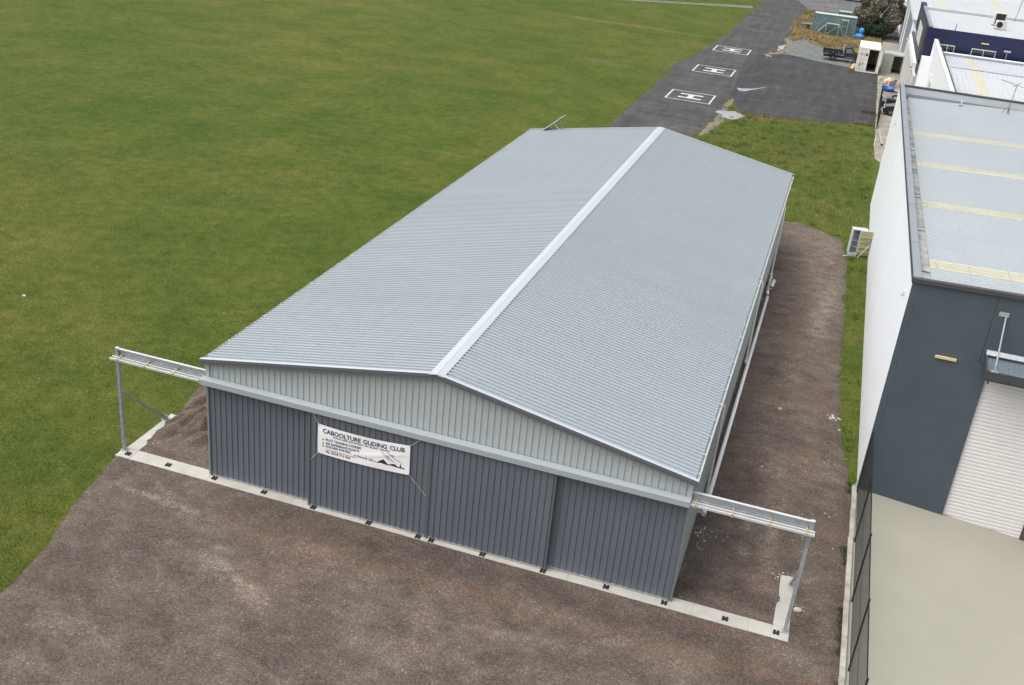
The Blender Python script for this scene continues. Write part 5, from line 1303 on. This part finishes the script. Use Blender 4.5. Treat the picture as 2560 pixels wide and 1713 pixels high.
# low red weeds beside the palisade fence
for k, (x, y, r_0) in enumerate(((21.45, 78.2, 0.5), (21.75, 84.0, 0.3))):
    w_ = empty("red_weed_clump", (x, y, 0), label="reddish weed clump at the palisade fence's near end" if k == 0 else "rusty brown weed clump on the apron midway along the palisade fence", cat="weeds", group="reddish weed clumps by the fence")
    limbs(w_, (x, y, 0), 0.25, 0.015, [(x + 0.2, y, 0.3)])
    leaves("crown", [(x, y, 0.15), (x - 0.5, y + 0.1, 0.10), (x - 1.0, y - 0.1, 0.08)], [(r_0, r_0 * 0.9, 0.24)] * 3, 900, 0.07, leaf_material("pinkish_weed", [(0.1, (0.11, 0.05, 0.04)), (0.5, (0.22, 0.11, 0.09)), (0.9, (0.36, 0.22, 0.17))]) if k == 0 else leaf_material("rust_leaves", [(0.1, (0.07, 0.04, 0.02)), (0.9, (0.20, 0.12, 0.06))]), w_, 20 + k, 0.2)
# parked vehicle far beyond the tree is only a hint of a dark roof between leaves in the photograph
# dark van nose at the very top edge, behind the far forecourt
van = empty("far_truck", (16.0, 190, 0.06), label="dark low truck bed at the very top edge beyond the containers", cat="truck")
MB().bbox(13.4, 19.5, 189, 191.4, 0.65, 1.0, 0.05).build("bed", mat("dark_steel_blue", (0.05, 0.055, 0.07), 0.4), van)
for x in (14.3, 16.0, 18.6):
    for y in (189.15, 191.2): MB().lathe((x, y - 0.12, 0.44), [(0.25, 0), (0.42, 0.02), (0.42, 0.22), (0.25, 0.24)], 16, 'y').build("wheel", tyre_m, van)

# ------------------------------------------------------------------ grass blades
blade_m = bpy.data.materials.new("grass_blade"); n = NT(blade_m)
f = n.attr("shade").outputs["Fac"]
o_ = n.ramp(f, [(0.0, (0.100, 0.132, 0.024)), (0.45, (0.150, 0.180, 0.042)), (0.8, (0.215, 0.228, 0.075)), (1.0, (0.36, 0.34, 0.15))])
o_ = n.mix(1.0, o_, n.ramp(n.noise(0.22, 5, 0.62), [(0.32, (0.68, 0.80, 0.62)), (0.52, (0.95, 0.95, 0.95)), (0.7, (1.25, 1.06, 1.18))]), 'MULTIPLY')
o_ = n.mix(1.0, o_, n.ramp(n.noise(0.035, 4, 0.6), [(0.35, (0.80, 0.93, 0.75)), (0.5, (1.0, 1.0, 1.0)), (0.66, (1.28, 1.08, 1.25))]), 'MULTIPLY')
n.out(o_, 0.75); n.b.inputs["Specular IOR Level"].default_value = 0.15
def blades(name, x, y, hmin, hmax, wd, m, label, z=0.0, seed=0):
    r = np.random.default_rng(seed); n_ = len(x)
    a = r.uniform(0, 6.28, n_); h = r.uniform(hmin, hmax, n_); w = wd * r.uniform(0.6, 1.3, n_)
    lx, ly = r.normal(0, 0.45, n_) * h, r.normal(0, 0.45, n_) * h
    V = np.zeros((n_, 3, 3))
    V[:, 0] = np.stack([x - np.cos(a) * w, y - np.sin(a) * w, np.full(n_, z - 0.005)], -1)
    V[:, 1] = np.stack([x + np.cos(a) * w, y + np.sin(a) * w, np.full(n_, z - 0.005)], -1)
    V[:, 2] = np.stack([x + lx, y + ly, z + h], -1)
    o = fast_mesh(name, V.reshape(-1, 3), np.arange(n_ * 3).reshape(-1, 3), m)
    at = o.data.attributes.new("shade", 'FLOAT', 'POINT')
    sh_ = np.clip(0.55 * r.random(n_) + 0.45 * fbm(x * 1.3, y * 1.3, 3, 5) + r.normal(0, 0.06, n_), 0, 1)
    at.data.foreach_set("value", np.repeat(sh_, 3).astype(np.float32))
    return tag(o, label, "grass", kind="stuff")
N = 700000
# denser towards the hangar, thinning out over the field
u1, u2 = rng.random(N), rng.random(N)
yy_ = -9 + 150 * u1 ** 1.6
xx_ = 1.0 - (10 + 0.88 * (yy_ + 14)) * u2 ** 1.15
k_ = poly_sd(xx_, yy_, GP) < 0.05 + np.abs(rng.normal(0, 0.14, len(xx_)))
xx_, yy_ = xx_[k_], yy_[k_]
k_ = ~((xx_ > -3.62) & (xx_ < -3.1) & (yy_ > -0.45) & (yy_ < 3.0)) & ~((xx_ > -0.25) & (yy_ > 0) & (yy_ < LN + 0.2))
k_ &= (poly_sd(xx_, yy_, TW) < 0.05)
blades("field_grass", xx_[k_], yy_[k_], 0.02, 0.055, 0.013, blade_m, "mown green grass covering the airfield left of the hangar", seed=3)
def patch(cx, cy, lx, ly, a, n_):
    p, q = rng.normal(0, 1, n_) * lx, rng.normal(0, 1, n_) * ly
    return cx + p * math.cos(a) - q * math.sin(a), cy + p * math.sin(a) + q * math.cos(a)
pp = [patch(-13, 120.0, 5.5, 0.55, -0.03, 26000), patch(-7.0, 90.0, 2.4, 0.8, -0.45, 6000), patch(-40, 78, 3, 1.2, 0.3, 2500), patch(-33, 41, 2.5, 1.0, 0.2, 1500),
      patch(-36, 108, 5, 1.5, 0.1, 3000), patch(-20, 60, 4, 1.0, 0.5, 1500), patch(-2.2, 100, 0.9, 14, 0.03, 5000), patch(-0.8, 104, 0.5, 10, 0.03, 3000), patch(-14, 30, 3, 1, 0.9, 1200), patch(-8, 6, 1.5, 0.8, 0.4, 900), patch(-6.5, 12, 1.5, 0.6, 1.0, 700)]
pp2 = [patch(12, 62, 3.5, 3.0, 0.2, 2600), patch(17.5, 66, 3, 2.5, 0.2, 2400), patch(19, 55, 1.6, 5, 0, 1500), patch(15.5, 75.0, 5.0, 0.5, 0.13, 3000), patch(10.5, 72.8, 1.2, 0.8, 0, 900), patch(10, 50, 3, 2, 0.4, 900), patch(19.5, 46, 1.2, 2, 0.4, 900)]
dryf_m = bpy.data.materials.new("dry_blade"); n = NT(dryf_m)
n.out(n.ramp(n.attr("shade").outputs["Fac"], [(0.0, (0.21, 0.21, 0.075)), (0.6, (0.30, 0.28, 0.12)), (1.0, (0.40, 0.36, 0.19))]), 0.85)
px_, py_ = np.concatenate([a for a, b in pp]), np.concatenate([b for a, b in pp])
kk_ = (poly_sd(px_, py_, TW) < 0.1) & (poly_sd(px_, py_, GP) < 0)
blades("dry_field_grass", px_[kk_], py_[kk_], 0.02, 0.055, 0.020, dryf_m, "pale dry streaks of grass scattered over the airfield", seed=13)
px_, py_ = np.concatenate([a for a, b in pp2]), np.concatenate([b for a, b in pp2])
kk_ = (poly_sd(px_, py_, TW) < 0.1) & (poly_sd(px_, py_, GP) < 0) & (poly_sd(px_, py_, AP) < 0.2) & (px_ < 21.9)
brn_m = bpy.data.materials.new("brown_blade"); n = NT(brn_m)
n.out(n.ramp(n.attr("shade").outputs["Fac"], [(0.0, (0.15, 0.10, 0.04)), (0.6, (0.24, 0.18, 0.08)), (1.0, (0.34, 0.28, 0.15))]), 0.85)
blades("dry_verge_grass", px_[kk_], py_[kk_], 0.05, 0.13, 0.03, brn_m, "brownish dry grass tufts in the verge beside the asphalt apron", seed=14)
N = 130000
xs_, ys_ = rng.uniform(5, 22.0, N), rng.uniform(10, 79, N)
inb = (poly_sd(xs_, ys_, GP) < 0.05 + np.abs(rng.normal(0, 0.13, N))) & (poly_sd(xs_, ys_, AP) < 0.1) & (poly_sd(xs_, ys_, TW) < 0.1) & ~((xs_ < W + 0.2) & (ys_ < LN + 0.1)) & (xs_ < 21.96)
inb &= poly_sd(xs_, ys_, [(7.5, 61), (8.2, 79), (9.6, 84.8), (9.5, 70), (8.3, 63.5)]) < 0
blades("verge_grass", xs_[inb], ys_[inb], 0.04, 0.11, 0.018, blade_m, "longer green grass on the verge between the hangar and the warehouse", seed=4)
N = 26000
cxs, cys = rng.uniform(8, 21.95, 420), rng.uniform(10, 77, 420)
kc = rng.integers(0, 420, N); xs_ = cxs[kc] + rng.normal(0, 0.16, N); ys_ = cys[kc] + rng.normal(0, 0.22, N)
inb = (poly_sd(xs_, ys_, GP) < 0.25) & (poly_sd(xs_, ys_, AP) < 0.0) & (poly_sd(xs_, ys_, TW) < 0.0) & ~((xs_ < W + 0.2) & (ys_ < LN + 0.1)) & (xs_ < 21.96)
lush_m = bpy.data.materials.new("lush_blade"); n = NT(lush_m)
n.out(n.ramp(n.attr("shade").outputs["Fac"], [(0.0, (0.045, 0.085, 0.010)), (0.6, (0.085, 0.145, 0.020)), (1.0, (0.14, 0.20, 0.04))]), 0.8)
blades("lush_tufts", xs_[inb], ys_[inb], 0.08, 0.20, 0.018, lush_m, "lusher darker grass tufts dotted through the verge beside the white wall", seed=15)
V, F = stone(0.09, 131, 0.5)
o = MB().add(V, F).build("field_marker", white_m); o.location = (-15.73, 9.21, 0.04)
tag(o, "small white marker lying alone in the grass at far left", "marker")
# weeds along the kerb and in the dry patch
N = 5000
ys_ = rng.uniform(-3, 10.3, N); xs_ = 21.78 - np.abs(rng.normal(0, 0.10, N)) - 0.02
kp = fbm(ys_ * 0.8, ys_ * 0.0 + 3, 3, 8) > 0.46
weed_m = bpy.data.materials.new("kerb_weeds"); n = NT(weed_m)
n.out(n.ramp(n.attr("shade").outputs["Fac"], [(0.0, (0.02, 0.035, 0.01)), (0.6, (0.05, 0.07, 0.02)), (1.0, (0.12, 0.10, 0.05))]), 0.8)
blades("kerb_weeds", xs_[kp], ys_[kp], 0.04, 0.13, 0.012, weed_m, "dark weeds growing along the low kerb beneath the chain-link fence", 0.03, seed=6)
N = 40000
xs_, ys_ = rng.uniform(9, 22.3, N), rng.uniform(116, 166, N)
DW = [(9.3, 138), (10.6, 126), (12, 130), (14, 126.3), (16, 121.5), (19.2, 117.5), (19.3, 108.5), (22.2, 110), (22.3, 158), (20, 163), (14, 166), (9.9, 165), (9.2, 150)]
inb = (poly_sd(xs_, ys_, DW) > 0) & (fbm(xs_ * 0.4, ys_ * 0.3, 4, 77) > 0.42)
dryb_m = bpy.data.materials.new("dry_weed_blades"); n = NT(dryb_m)
n.out(n.mix(n.ramp(n.noise(0.35, 3), [(0.5, 0.0), (0.68, 1.0)]), n.ramp(n.attr("shade").outputs["Fac"], [(0.0, (0.20, 0.135, 0.06)), (1.0, (0.40, 0.29, 0.16))]), (0.10, 0.13, 0.04)), 0.85)
blades("dry_weeds", xs_[inb], ys_[inb], 0.12, 0.45, 0.05, dryb_m, "tall dry brown and green weeds around the containers", 0.05, seed=7)
